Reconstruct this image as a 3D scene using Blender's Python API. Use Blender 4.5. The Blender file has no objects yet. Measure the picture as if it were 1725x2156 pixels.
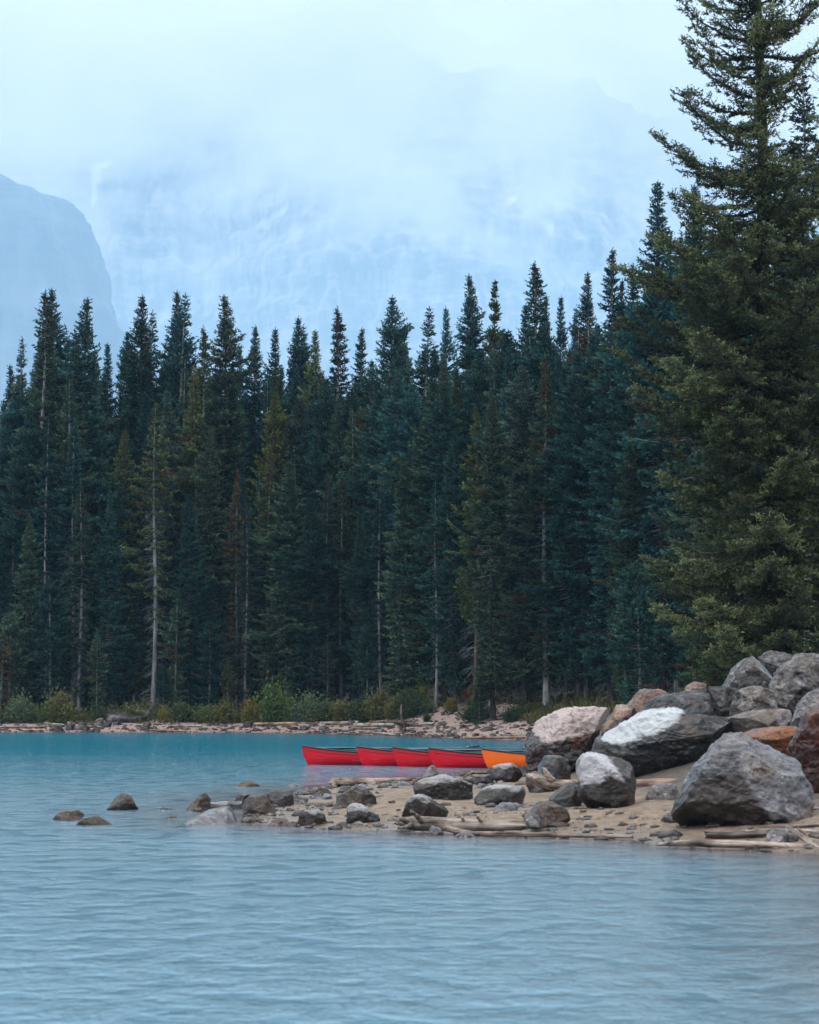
import bpy, bmesh, math, random
import numpy as np
from mathutils import Vector, Matrix
from mathutils import noise as mnoise

scene = bpy.context.scene
COL = scene.collection
R = math.radians

# ------------------------------------------------------------------ camera
CAM_H = 2.0
LENS = 70.0
SENSOR = 24.0
PW, PH = 1725.0, 2156.25            # the photograph's measuring grid
FPX = LENS / SENSOR * PW
HORIZON_V = 1459.5
PITCH = math.atan((HORIZON_V - PH / 2) / FPX)
cam_data = bpy.data.cameras.new("camera")
cam = bpy.data.objects.new("camera", cam_data)
COL.objects.link(cam)
cam.location = (0, 0, CAM_H)
cam.rotation_euler = (math.pi / 2 + PITCH, 0, 0)
cam_data.sensor_fit = 'HORIZONTAL'
cam_data.sensor_width = SENSOR
cam_data.lens = LENS
cam_data.clip_start = 0.5
cam_data.clip_end = 40000
cam_data.dof.use_dof = True
cam_data.dof.focus_distance = 72.0
cam_data.dof.aperture_fstop = 2.8
scene.camera = cam

# ------------------------------------------------------------------ world
SUN_EL, SUN_AZ = R(52), R(-130)      # high, behind the left shoulder, veiled by cloud
world = bpy.data.worlds.new("World")
scene.world = world
world.use_nodes = True
wn = world.node_tree
for n in list(wn.nodes):
    wn.nodes.remove(n)
def WN(t, **kw):
    n = wn.nodes.new(t)
    for k, v in kw.items():
        setattr(n, k, v)
    return n
w_out = WN('ShaderNodeOutputWorld')
w_bg = WN('ShaderNodeBackground')
w_bg.inputs['Strength'].default_value = 0.1
w_sky = WN('ShaderNodeTexSky', sky_type='NISHITA')
w_sky.sun_disc = False
w_sky.sun_elevation = SUN_EL
w_sky.sun_rotation = SUN_AZ
w_sky.altitude = 1800
w_sky.dust_density = 2.0
w_tc = WN('ShaderNodeTexCoord')
w_noise = WN('ShaderNodeTexNoise')
w_noise.inputs['Scale'].default_value = 3.2
w_noise.inputs['Detail'].default_value = 5
w_noise.inputs['Roughness'].default_value = 0.55
w_ramp = WN('ShaderNodeValToRGB')
w_ramp.color_ramp.elements[0].position = 0.35
w_ramp.color_ramp.elements[0].color = (8.7, 9.1, 9.3, 1)
w_ramp.color_ramp.elements[1].position = 0.68
w_ramp.color_ramp.elements[1].color = (10.5, 10.4, 9.8, 1)
w_mix = WN('ShaderNodeMixRGB')
w_mix.inputs['Fac'].default_value = 0.9      # a closed cloud deck over the clear sky
wn.links.new(w_tc.outputs['Generated'], w_noise.inputs['Vector'])
wn.links.new(w_noise.outputs['Fac'], w_ramp.inputs['Fac'])
# an overcast vault is brighter overhead than at its rim
w_sep = WN('ShaderNodeSeparateXYZ')
w_mr = WN('ShaderNodeMapRange')
w_mr.inputs['From Min'].default_value = 0.0
w_mr.inputs['From Max'].default_value = 1.0
w_mr.inputs['To Min'].default_value = 1.0
w_mr.inputs['To Max'].default_value = 2.9
w_vm = WN('ShaderNodeVectorMath', operation='SCALE')
wn.links.new(w_tc.outputs['Generated'], w_sep.inputs[0])
wn.links.new(w_sep.outputs['Z'], w_mr.inputs['Value'])
wn.links.new(w_ramp.outputs['Color'], w_vm.inputs[0])
wn.links.new(w_mr.outputs['Result'], w_vm.inputs['Scale'])
wn.links.new(w_sky.outputs['Color'], w_mix.inputs['Color1'])
wn.links.new(w_vm.outputs[0], w_mix.inputs['Color2'])
wn.links.new(w_mix.outputs['Color'], w_bg.inputs['Color'])
wn.links.new(w_bg.outputs['Background'], w_out.inputs['Surface'])

sun_data = bpy.data.lights.new("sun", 'SUN')
sun_data.energy = 1.4
sun_data.angle = R(25)
sun_data.color = (1.0, 0.97, 0.92)
sun = bpy.data.objects.new("sun", sun_data)
COL.objects.link(sun)
# direction TO the sun; the sky's rotation is measured from +Y clockwise
sd_ = Vector((math.sin(SUN_AZ) * math.cos(SUN_EL), math.cos(SUN_AZ) * math.cos(SUN_EL), math.sin(SUN_EL)))
sun.rotation_euler = sd_.to_track_quat('Z', 'Y').to_euler()

vs = scene.view_settings
scene.display_settings.display_device = 'sRGB'
vs.view_transform = 'Standard'
vs.look = 'None'
vs.exposure = 0.1
vs.gamma = 1.0
vs.use_curve_mapping = False
cy = scene.cycles
cy.max_bounces = 8
cy.diffuse_bounces = 3
cy.glossy_bounces = 3
cy.transmission_bounces = 4
cy.volume_bounces = 5
cy.transparent_max_bounces = 8
cy.use_denoising = True
cy.use_adaptive_sampling = True
cy.adaptive_threshold = 0.02
cy.caustics_reflective = False
cy.caustics_refractive = False

# ------------------------------------------------------------------ helpers
FWD = np.array([0, math.cos(PITCH), math.sin(PITCH)])
UPV = np.array([0, -math.sin(PITCH), math.cos(PITCH)])
RGT = np.array([1.0, 0, 0])
CAMP = np.array([0, 0, CAM_H])
def ray(u, v):
    return FWD * FPX + RGT * (u - PW / 2) + UPV * (PH / 2 - v)
def P(u, v, Y):
    """the point of the place at depth Y that the photograph shows at (u, v)"""
    d = ray(u, v)
    return CAMP + d * (Y / d[1])
def G(u, v, z=0.0):
    """the point at height z that the photograph shows at (u, v)"""
    d = ray(u, v)
    return CAMP + d * ((z - CAM_H) / d[2])
def pxm(Y):
    return FPX / Y

rng = np.random.default_rng(7)

def mesh_np(name, V, F, mat=None, attrs=None, smooth=False):
    """V (n,3) floats, F (m,3) or (m,4) ints"""
    me = bpy.data.meshes.new(name)
    V = np.asarray(V, dtype=np.float32)
    F = np.asarray(F, dtype=np.int32)
    k = F.shape[1]
    me.vertices.add(len(V))
    me.vertices.foreach_set('co', V.ravel())
    me.loops.add(F.size)
    me.loops.foreach_set('vertex_index', F.ravel())
    me.polygons.add(len(F))
    me.polygons.foreach_set('loop_start', np.arange(0, F.size, k, dtype=np.int32))
    me.polygons.foreach_set('loop_total', np.full(len(F), k, dtype=np.int32))
    if smooth:
        me.polygons.foreach_set('use_smooth', np.ones(len(F), dtype=bool))
    if attrs:
        for an, av in attrs.items():
            av = np.asarray(av, dtype=np.float32)
            if av.ndim == 1:
                a = me.attributes.new(an, 'FLOAT', 'POINT')
                a.data.foreach_set('value', av)
            else:
                a = me.attributes.new(an, 'FLOAT_COLOR', 'POINT')
                a.data.foreach_set('color', np.c_[av, np.ones(len(av))].astype(np.float32).ravel() if av.shape[1] == 3 else av.ravel())
    if mat:
        me.materials.append(mat)
    me.update()
    me.validate()
    return me

def link(name, me, parent=None, loc=None):
    o = bpy.data.objects.new(name, me)
    COL.objects.link(o)
    if parent is not None:
        o.parent = parent
    if loc is not None:
        o.location = loc
    return o
def tag(o, label=None, cat=None, group=None, kind=None):
    if label: o['label'] = label
    if cat: o['category'] = cat
    if group: o['group'] = group
    if kind: o['kind'] = kind
    return o

# --- value noise on arrays (numpy, several octaves)
def _hash(ix, iy, iz, seed):
    ix, iy, iz = np.broadcast_arrays(ix, iy, iz)
    h = (ix.astype(np.int64) * 374761393 + iy.astype(np.int64) * 668265263 + iz.astype(np.int64) * 2147483647 + int(seed) * 1274126177) & 0xFFFFFFFF
    h = ((h ^ (h >> 13)) * 1274126177) & 0xFFFFFFFF
    h = ((h ^ (h >> 16)) * 2246822519) & 0xFFFFFFFF
    return ((h ^ (h >> 15)) & 0xFFFFFF) / float(0xFFFFFF)
def vnoise(x, y, z=0.0, seed=0):
    x, y, z = np.broadcast_arrays(np.asarray(x, float), np.asarray(y, float), np.asarray(z, float))
    ix, iy, iz = np.floor(x), np.floor(y), np.floor(z)
    fx, fy, fz = x - ix, y - iy, z - iz
    fx, fy, fz = [f * f * f * (f * (f * 6 - 15) + 10) for f in (fx, fy, fz)]
    ix, iy, iz = ix.astype(np.int64), iy.astype(np.int64), iz.astype(np.int64)
    out = 0
    for dx in (0, 1):
        for dy in (0, 1):
            for dz in (0, 1):
                w = (fx if dx else 1 - fx) * (fy if dy else 1 - fy) * (fz if dz else 1 - fz)
                out = out + w * _hash(ix + dx, iy + dy, iz + dz, seed)
    return out * 2 - 1
def fbm(x, y, z=0.0, seed=0, octaves=4, gain=0.5, lac=2.03):
    a, s, out = 1.0, 1.0, 0.0
    for o in range(octaves):
        out = out + a * vnoise(np.asarray(x) * s + o * 17.3, np.asarray(y) * s - o * 9.1, np.asarray(z) * s + o * 3.7, seed + o * 31)
        a *= gain
        s *= lac
    return out
def sstep(a, b, x):
    t = np.clip((np.asarray(x, float) - a) / (b - a), 0, 1)
    return t * t * (3 - 2 * t)

# ------------------------------------------------------------------ materials
class NT:
    """small wrapper for building node materials"""
    def __init__(self, name):
        self.m = bpy.data.materials.new(name)
        self.m.use_nodes = True
        self.t = self.m.node_tree
        for n in list(self.t.nodes):
            self.t.nodes.remove(n)
        self.out = self.n('ShaderNodeOutputMaterial')
    def n(self, typ, ins=None, **kw):
        nd = self.t.nodes.new(typ)
        for k, v in kw.items():
            setattr(nd, k, v)
        for k, v in (ins or {}).items():
            self.set(nd, k, v)
        return nd
    def set(self, nd, k, v):
        s = nd.inputs[k]
        if isinstance(v, bpy.types.NodeSocket):
            self.t.links.new(v, s)
        elif isinstance(v, bpy.types.Node):
            self.t.links.new(v.outputs[0], s)
        else:
            s.default_value = v
    def noise(self, scale, detail=4, rough=0.55, vec=None, dist=0.0, out=0):
        nd = self.n('ShaderNodeTexNoise', {'Scale': scale, 'Detail': detail, 'Roughness': rough, 'Distortion': dist})
        if vec is not None:
            self.set(nd, 'Vector', vec)
        return nd.outputs['Fac' if out == 0 else 'Color']
    def ramp(self, fac, stops):
        nd = self.n('ShaderNodeValToRGB')
        e = nd.color_ramp.elements
        while len(e) < len(stops):
            e.new(0.5)
        for i, (p, c) in enumerate(stops):
            e[i].position = p
            e[i].color = (*c, 1) if len(c) == 3 else c
        self.set(nd, 'Fac', fac)
        return nd.outputs['Color']
    def mr(self, v, a, b, c=0.0, d=1.0):
        nd = self.n('ShaderNodeMapRange', {'Value': v, 'From Min': a, 'From Max': b, 'To Min': c, 'To Max': d})
        return nd.outputs['Result']
    def mix(self, fac, a, b, mode='MIX'):
        nd = self.n('ShaderNodeMixRGB', blend_type=mode)
        self.set(nd, 'Fac', fac)
        for k, c in (('Color1', a), ('Color2', b)):
            self.set(nd, k, (*c, 1) if isinstance(c, tuple) and len(c) == 3 else c)
        return nd.outputs['Color']
    def math(self, op, a, b=0.0, clamp=False):
        nd = self.n('ShaderNodeMath', operation=op, use_clamp=clamp)
        self.set(nd, 0, a)
        self.set(nd, 1, b)
        return nd.outputs[0]
    def attr(self, name, out='Fac'):
        return self.n('ShaderNodeAttribute', attribute_name=name).outputs[out]
    def mapping(self, vec, scale=(1, 1, 1), rot=(0, 0, 0), loc=(0, 0, 0)):
        return self.n('ShaderNodeMapping', {'Vector': vec, 'Scale': scale, 'Rotation': rot, 'Location': loc}).outputs[0]
    def coord(self, which='Object'):
        return self.n('ShaderNodeTexCoord').outputs[which]
    def pos(self):
        return self.n('ShaderNodeNewGeometry').outputs['Position']
    def bump(self, height, strength=0.3, dist=0.05, normal=None):
        nd = self.n('ShaderNodeBump', {'Strength': strength, 'Distance': dist, 'Height': height})
        if normal is not None:
            self.set(nd, 'Normal', normal)
        return nd.outputs[0]
    def principled(self, color, rough=0.7, spec=0.4, normal=None, metal=0.0, **kw):
        nd = self.n('ShaderNodeBsdfPrincipled', {'Roughness': rough, 'Specular IOR Level': spec, 'Metallic': metal})
        self.set(nd, 'Base Color', (*color, 1) if isinstance(color, tuple) and len(color) == 3 else color)
        if normal is not None:
            self.set(nd, 'Normal', normal)
        for k, v in kw.items():
            self.set(nd, k, v)
        self.t.links.new(nd.outputs[0], self.out.inputs['Surface'])
        return nd
    def diffuse(self, color):
        nd = self.n('ShaderNodeBsdfDiffuse')
        self.set(nd, 'Color', (*color, 1) if isinstance(color, tuple) and len(color) == 3 else color)
        self.t.links.new(nd.outputs[0], self.out.inputs['Surface'])
        return nd

# ================================================================== terrain
LAND = np.array([(-700, 128), (-60, 124.5), (-21, 123.5), (-10, 123), (-5, 120.5), (-2, 116), (0, 112.4), (2, 107.6), (4.9, 103), (7.5, 95),
                 (9, 80), (9, 66), (7.5, 61.8), (2.9, 60.8), (1.6, 58.3), (0.08, 56.4), (-0.65, 52.6), (-1.66, 51.5),
                 (-2.4, 47.8), (-2.75, 41.8), (-2.3, 36.9), (-0.86, 35.4), (-0.16, 35.0), (0.92, 34.0), (3.03, 32.8),
                 (3.5, 31.9), (4.2, 30.7), (5.1, 30.1), (5.7, 28), (5.6, 23), (4.7, 18), (4.5, 12), (6, 2), (12, -60), (700, -60), (700, 700), (-700, 700)], float)
def land_sd(x, y):
    """signed distance to the waterline, positive on land"""
    shp = np.shape(x)
    p = np.stack([np.ravel(x), np.ravel(y)], 1).astype(float)
    d2 = np.full(len(p), 1e18)
    inside = np.zeros(len(p), bool)
    n = len(LAND)
    for i in range(n):
        a, b = LAND[i], LAND[(i + 1) % n]
        ab = b - a
        t = np.clip(((p - a) @ ab) / (ab @ ab), 0, 1)
        q = a + t[:, None] * ab
        d2 = np.minimum(d2, ((p - q) ** 2).sum(1))
        c = (a[1] > p[:, 1]) != (b[1] > p[:, 1])
        with np.errstate(divide='ignore', invalid='ignore'):
            xi = (b[0] - a[0]) * (p[:, 1] - a[1]) / (b[1] - a[1]) + a[0]
        inside ^= c & (p[:, 0] < xi)
    s = np.sqrt(d2) * np.where(inside, 1, -1)
    return s.reshape(shp)
def height(x, y):
    x = np.asarray(x, float)
    y = np.asarray(y, float)
    sd = land_sd(x, y)
    sd = sd + 0.22 * fbm(x * 0.9, y * 0.5, seed=5, octaves=3) * sstep(30, 24, np.abs(y - 45)) + 0.5 * fbm(x * .35, y * .35, seed=9, octaves=3) * sstep(90, 100, y)
    low = np.where(sd < 0, np.maximum(sd * 0.16, -1.6), 0)
    near = sstep(85, 70, y)
    # sand spit: low and flat
    spit = np.minimum(np.maximum(sd, 0) * 0.10, 0.26) + 0.02 * fbm(x * 2.2, y * 1.4, seed=3, octaves=4) * sstep(0, 0.6, sd)
    # boulder bank rising to the right
    k = np.interp(y, [30, 33, 36, 38, 41, 44, 47, 52, 60], [0, .03, .10, .20, .30, .42, .55, .66, .6])
    bank = np.clip(x - 2.8, 0, None) * k
    bank = np.where(bank > 1.0, 1.0 + (1 - np.exp(-(bank - 1.0) / 0.5)) * 0.5, bank)
    bank = np.minimum(bank, np.maximum(sd, 0) * 0.6)
    near_h = np.maximum(spit, 0) + bank
    # far shore: beach, low bank, forest floor
    s = np.maximum(sd, 0)
    rb = sstep(-4, 2, x)
    far_h = (1 - rb) * np.interp(s, [0, 4.5, 14, 40, 200], [0, .5, 1.0, 2.3, 6]) + rb * np.interp(s, [0, 1.5, 5, 9, 14, 40, 200], [0, .17, 1.0, 2.0, 3.0, 4.2, 8])
    far_h = far_h + 0.12 * fbm(x * .4, y * .4, seed=21, octaves=4) * sstep(1, 5, s)
    far_h = np.minimum(far_h, 9)
    h = near * near_h + (1 - near) * far_h
    return np.where(sd < 0, low, h)

def axis(parts):
    out = []
    for a, b, s in parts:
        out.append(np.arange(a, b, s))
    return np.concatenate(out + [[parts[-1][1]]])
gx = axis([(-700, -200, 60), (-200, -50, 12), (-50, -26, 2), (-26, -6, .5), (-6, 11, .11), (11, 26, .5), (26, 60, 3), (60, 200, 14), (200, 700, 60)])
gy = axis([(-60, 10, 8), (10, 28, 1.5), (28, 62, .17), (62, 98, .6), (98, 135, .3), (135, 180, 1.5), (180, 300, 12), (300, 700, 50)])
GX, GY = np.meshgrid(gx, gy)
GZ = height(GX, GY)
nx, ny = len(gx), len(gy)
idx = np.arange(nx * ny).reshape(ny, nx)
GF = np.stack([idx[:-1, :-1].ravel(), idx[:-1, 1:].ravel(), idx[1:, 1:].ravel(), idx[1:, :-1].ravel()], 1)

def hgt(x, y):
    """ground height by lookup in the sheet"""
    x = np.atleast_1d(np.asarray(x, float)); y = np.atleast_1d(np.asarray(y, float))
    i = np.clip(np.searchsorted(gx, x) - 1, 0, len(gx) - 2)
    j = np.clip(np.searchsorted(gy, y) - 1, 0, len(gy) - 2)
    a = np.clip((x - gx[i]) / (gx[i + 1] - gx[i]), 0, 1)
    b = np.clip((y - gy[j]) / (gy[j + 1] - gy[j]), 0, 1)
    return (GZ[j, i] * (1 - a) + GZ[j, i + 1] * a) * (1 - b) + (GZ[j + 1, i] * (1 - a) + GZ[j + 1, i + 1] * a) * b
def ground_Y(u, v, lo=101.0, hi=134.0, lift=0.0, min_sd=None):
    """distance at which the line of sight through (u, v) meets the ground"""
    Ys = np.arange(lo, hi, .25)
    d = ray(u, v)
    pts = CAMP + d[None] * (Ys / d[1])[:, None]
    e = np.abs(pts[:, 2] - lift - hgt(pts[:, 0], pts[:, 1]))
    if min_sd is not None:
        e = e + 50 * (land_sd(pts[:, 0], pts[:, 1]) < min_sd)
    return float(Ys[np.argmin(e)])
# ground material: warm sand near, pink-grey gravel beach far, dark needle litter under the trees
g = NT('ground_mat')
pos = g.pos()
sx = g.n('ShaderNodeSeparateXYZ', {'Vector': pos})
gz, gyv, gxv = sx.outputs['Z'], sx.outputs['Y'], sx.outputs['X']
n_big = g.noise(0.9, 5, 0.6, pos)
n_fine = g.noise(34, 3, 0.7, pos)
n_mid = g.noise(6, 4, 0.65, pos)
sand = g.ramp(n_mid, [(0.34, (0.075, 0.054, 0.040)), (0.5, (0.165, 0.122, 0.088)), (0.66, (0.25, 0.195, 0.145))])
sand = g.mix(g.mr(n_fine, .3, .72, 0, .5), sand, (0.17, 0.12, 0.085), 'MIX')
wet = g.mr(g.math('ADD', gz, g.math('MULTIPLY', g.math('SUBTRACT', n_big, .5), .06)), 0.03, 0.15, 1, 0)
wetc = g.n('ShaderNodeClamp', {'Value': wet}).outputs[0]
sand = g.mix(wetc, sand, g.mix(.5, sand, (0.05, 0.035, 0.025)))
beach = g.ramp(n_mid, [(0.3, (0.20, 0.135, 0.12)), (0.5, (0.34, 0.235, 0.21)), (0.7, (0.46, 0.35, 0.31))])
beach = g.mix(g.mr(n_fine, .35, .7, 0, .7), beach, (0.10, 0.085, 0.085))
litter = g.ramp(n_mid, [(0.3, (0.018, 0.016, 0.012)), (0.6, (0.045, 0.04, 0.022)), (0.85, (0.05, 0.06, 0.025))])
far_m = g.n('ShaderNodeClamp', {'Value': g.mr(gyv, 74, 84)}).outputs[0]
lit_m = g.n('ShaderNodeClamp', {'Value': g.mr(g.math('ADD', g.math('SUBTRACT', g.attr('shore'), g.n('ShaderNodeClamp', {'Value': g.mr(gxv, -1.5, 1.5, 0, 3.2), 'Max': 3.2}).outputs[0]), g.math('MULTIPLY', g.math('SUBTRACT', n_big, .5), 5)), 5.5, 7.0)}).outputs[0]
lit_m = g.math('MULTIPLY', lit_m, g.n('ShaderNodeClamp', {'Value': g.mr(gyv, 50, 58)}).outputs[0])
rub = g.n('ShaderNodeClamp', {'Value': g.mr(g.math('ADD', gz, g.math('MULTIPLY', g.math('SUBTRACT', n_big, .5), .25)), .34, .5)}).outputs[0]
rub = g.math('MULTIPLY', rub, g.math('SUBTRACT', 1.0, far_m))
soil = g.ramp(n_mid, [(0.3, (0.03, 0.026, 0.024)), (0.55, (0.075, 0.062, 0.052)), (0.8, (0.14, 0.12, 0.10))])
colr = g.mix(lit_m, g.mix(rub, g.mix(far_m, sand, beach), soil), litter)
g.principled(colr, g.mr(wetc, 0, 1, .85, .38), .35, g.bump(g.mix(.4, n_mid, n_fine), .35, .03))
ground = link('ground', mesh_np('ground', np.stack([GX.ravel(), GY.ravel(), GZ.ravel()], 1), GF, g.m, {'shore': land_sd(GX, GY).ravel()}, True))
tag(ground, kind='structure')

# ------------------------------------------------------------------ lake water
w = NT('lake_mat')
pos = w.pos()
# rain pitting and wind ripples, all in world metres
near_v = w.n('ShaderNodeVectorMath', {0: pos, 1: (0, 0, 0)}, operation='ADD').outputs[0]
m1 = w.mapping(pos, (0.55, 1.25, 1), (0, 0, R(7)))
m2 = w.mapping(pos, (11.0, 8.0, 1), (0, 0, R(-5)))
m3 = w.mapping(pos, (28, 24, 1))
b1 = w.noise(1.0, 3, .55, m1)
b2 = w.noise(1.0, 3, .6, m2, .6)
b3 = w.noise(1.0, 2, .6, m3)
sxw = w.n('ShaderNodeSeparateXYZ', {'Vector': pos})
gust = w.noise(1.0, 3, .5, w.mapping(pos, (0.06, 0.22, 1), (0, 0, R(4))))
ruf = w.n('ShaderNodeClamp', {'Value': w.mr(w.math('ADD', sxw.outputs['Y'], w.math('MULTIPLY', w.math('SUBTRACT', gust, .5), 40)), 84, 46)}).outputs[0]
amp = w.math('MULTIPLY', w.mr(ruf, 0, 1, .45, 1.0), w.mr(w.noise(1.0, 2, .5, w.mapping(pos, (2.2, 1.6, 1))), .36, .64, .3, 1.6))
wav = w.math('ADD', w.math('ADD', w.math('MULTIPLY', b1, .0), w.math('MULTIPLY', b2, .034)), w.math('MULTIPLY', b3, .007))
# rings of raindrops
for k_, (sc_, am_) in enumerate([(3.1, .0022), (5.3, .0014)]):
    vo = w.n('ShaderNodeTexVoronoi', {'Scale': sc_, 'Vector': w.mapping(pos, (1, 1, 0), (0, 0, k_ * 1.1), (k_ * 3.7, 1.3, 0))})
    dd = vo.outputs['Distance']
    wav = w.math('ADD', wav, w.math('MULTIPLY', w.math('MULTIPLY', w.math('SINE', w.math('MULTIPLY', dd, 26)), w.math('MAXIMUM', w.math('SUBTRACT', .55, dd), 0)), am_ * 2))
wav = w.math('MULTIPLY', wav, amp)
# glacial flour tints the body of the water, painted paler nearby for reflected sky; the sandy bottom shows through in the shallows
shal = w.n('ShaderNodeClamp', {'Value': w.mr(w.attr('shore'), -4.2, -0.2)}).outputs[0]
shal = w.math('MULTIPLY', shal, shal)
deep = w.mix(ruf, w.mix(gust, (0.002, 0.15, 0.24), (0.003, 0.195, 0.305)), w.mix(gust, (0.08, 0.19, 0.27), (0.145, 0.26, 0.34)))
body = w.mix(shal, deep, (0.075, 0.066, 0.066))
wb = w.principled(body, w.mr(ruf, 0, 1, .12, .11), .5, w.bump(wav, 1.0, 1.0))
w.set(wb, 'IOR', 1.33)
wx = axis([(-700, -100, 50), (-100, -40, 6), (-40, -20, 1.5), (-20, 14, .5), (14, 40, 2), (40, 120, 10), (120, 700, 60)])
wy = axis([(-60, 10, 6), (10, 30, .5), (30, 62, .4), (62, 128, .8), (128, 140, 3)])
WX, WY = np.meshgrid(wx, wy)
idx = np.arange(WX.size).reshape(WX.shape)
WF = np.stack([idx[:-1, :-1].ravel(), idx[:-1, 1:].ravel(), idx[1:, 1:].ravel(), idx[1:, :-1].ravel()], 1)
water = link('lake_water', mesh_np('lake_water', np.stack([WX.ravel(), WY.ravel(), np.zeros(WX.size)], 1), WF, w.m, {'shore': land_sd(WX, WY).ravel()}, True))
tag(water, kind='structure')

# ------------------------------------------------------------------ mountains
mt = NT('mountain_rock')
pos = mt.pos()
strata = mt.noise(1.0, 6, .62, mt.mapping(pos, (.0016, .0016, .0205), (R(4), R(-5), 0)), .4)
flute = mt.noise(1.0, 6, .6, mt.mapping(pos, (.012, .0085, .0025)))
patch = mt.noise(0.005, 5, .6, pos)
rockc = mt.ramp(mt.mix(.65, strata, flute), [(0.42, (0.03, 0.03, 0.035)), (0.48, (0.10, 0.095, 0.095)), (0.54, (0.19, 0.175, 0.165)), (0.60, (0.29, 0.27, 0.25))])
rockc = mt.mix(mt.mr(patch, .56, .66, 0, .5), rockc, (0.42, 0.38, 0.33))
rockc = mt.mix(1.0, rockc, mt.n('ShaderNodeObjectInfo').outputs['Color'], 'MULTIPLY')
rockc = mt.mix(mt.attr('snow'), rockc, (0.9, 0.92, 0.94))
mt.principled(rockc, .9, .1, mt.bump(mt.mix(.5, strata, flute), .9, 30))

# the great wall at the head of the valley
def massif():
    xs = np.arange(-1900, 2000, 14.0)
    zt = np.linspace(0, 1, 130)
    ridge = 1560 + 190 * fbm(xs * .0016 + 3, xs * 0, seed=47, octaves=4) + 25 * fbm(xs * .02, xs * 0, seed=48, octaves=3)
    X = np.repeat(xs[None], len(zt), 0)
    Z = -60 + zt[:, None] * (ridge[None] + 60)
    led = fbm(X * .002, Z * .030 + X * .0011, seed=40, octaves=5)
    ribs = fbm(X * .010, Z * .0022, seed=41, octaves=5)
    Y = 5050 + Z * 0.5 + 70 * ribs + 26 * led + 18 * fbm(X * .03, Z * .03, seed=44) + 260 * fbm(X * .0013, Z * .0012, seed=43, octaves=2)
    sn = np.zeros_like(X)
    for (u, v, ru, rv, til) in [(146, 335, 11, 34, 0), (158, 292, 22, 20, .4), (172, 272, 24, 8, -.2), (820, 300, 14, 9, -.5), (815, 310, 7, 6, 0), (985, 258, 8, 5, -.4), (865, 320, 8, 3, -.3),
                                (342, 474, 6, 7, 0), (1080, 395, 7, 22, .1), (1160, 470, 10, 16, 0), (1030, 480, 8, 20, 0), (760, 470, 26, 5, -.2), (590, 425, 18, 5, -.2), (1120, 560, 14, 10, 0)]:
        c = P(u, v, 5400)
        s = pxm(5400)
        dx, dz = (X - c[0]) * s, (Z - c[2]) * s
        dd = np.hypot((dx + til * dz) / ru, dz / rv) + .35 * fbm(X * .06, Z * .06, seed=50 + int(u))
        sn = np.maximum(sn, sstep(1.05, .7, dd) * (1 if v < 345 else .45))
    idx = np.arange(X.size).reshape(X.shape)
    F = np.stack([idx[:-1, :-1].ravel(), idx[:-1, 1:].ravel(), idx[1:, 1:].ravel(), idx[1:, :-1].ravel()], 1)
    o = link('mountain', mesh_np('mountain', 2.43 * np.stack([X.ravel(), Y.ravel(), Z.ravel()], 1), F, mt.m, {'snow': sn.ravel()}, True))
    tag(o, kind='structure')
massif()
# the nearer rounded butte on the left
def butte():
    Y0 = 7300.0
    prof = [(378, 2), (381, 22), (392, 38), (408, 58), (422, 82), (430, 108), (437, 140), (450, 158), (475, 176), (505, 192), (540, 206), (575, 213), (620, 219), (660, 232), (690, 248), (710, 262), (760, 268), (860, 285), (1000, 320), (1300, 360), (1480, 420)]
    vv = np.array([p[0] for p in prof], float)
    uu = np.array([p[1] for p in prof], float)
    vs_ = np.concatenate([[376.5], np.linspace(378, 460, 34), np.linspace(463, 1480, 150)])
    cx = P(-420, 900, Y0)[0]
    th = np.linspace(0, 2 * math.pi, 320, endpoint=False)
    V = []
    for v in vs_:
        u = np.interp(v, vv, uu)
        p = P(u, v, Y0)
        a = p[0] - cx if v > 377 else 3
        z = p[2]
        rr = 1 + (.035 * fbm(np.cos(th) * 6, np.sin(th) * 6, z * .001, seed=60, octaves=6, gain=.6) + .012 * fbm(np.cos(th) * 26, np.sin(th) * 26, z * .004, seed=63, octaves=3)) * min(1, (v - 376) / 60) + .012 * fbm(np.cos(th) * 2, np.sin(th) * 2, z * .016, seed=62, octaves=5, gain=.6) * min(1, (v - 370) / 40)
        gully = .05 * np.exp(-((th - 4.98) / .05) ** 2) * min(1, (v - 376) / 80)
        V.append(np.stack([cx + a * np.cos(th) * (rr - gully), Y0 + a * np.sin(th) * .8 * (rr - gully), np.full_like(th, z)], 1))
    V = np.concatenate(V)
    nr, nt = len(vs_), len(th)
    i = np.arange(nr * nt).reshape(nr, nt)
    j = np.roll(i, -1, axis=1)
    F = np.stack([i[:-1].ravel(), i[1:].ravel(), j[1:].ravel(), j[:-1].ravel()], 1)
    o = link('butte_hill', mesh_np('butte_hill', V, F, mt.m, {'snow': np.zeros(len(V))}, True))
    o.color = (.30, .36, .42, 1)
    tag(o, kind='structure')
butte()

def box_mesh(name, lo, hi, mat):
    x0, y0, z0 = lo
    x1, y1, z1 = hi
    V = [(x0, y0, z0), (x1, y0, z0), (x1, y1, z0), (x0, y1, z0), (x0, y0, z1), (x1, y0, z1), (x1, y1, z1), (x0, y1, z1)]
    F = [(0, 3, 2, 1), (4, 5, 6, 7), (0, 1, 5, 4), (1, 2, 6, 5), (2, 3, 7, 6), (3, 0, 4, 7)]
    return mesh_np(name, V, F, mat)
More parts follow.
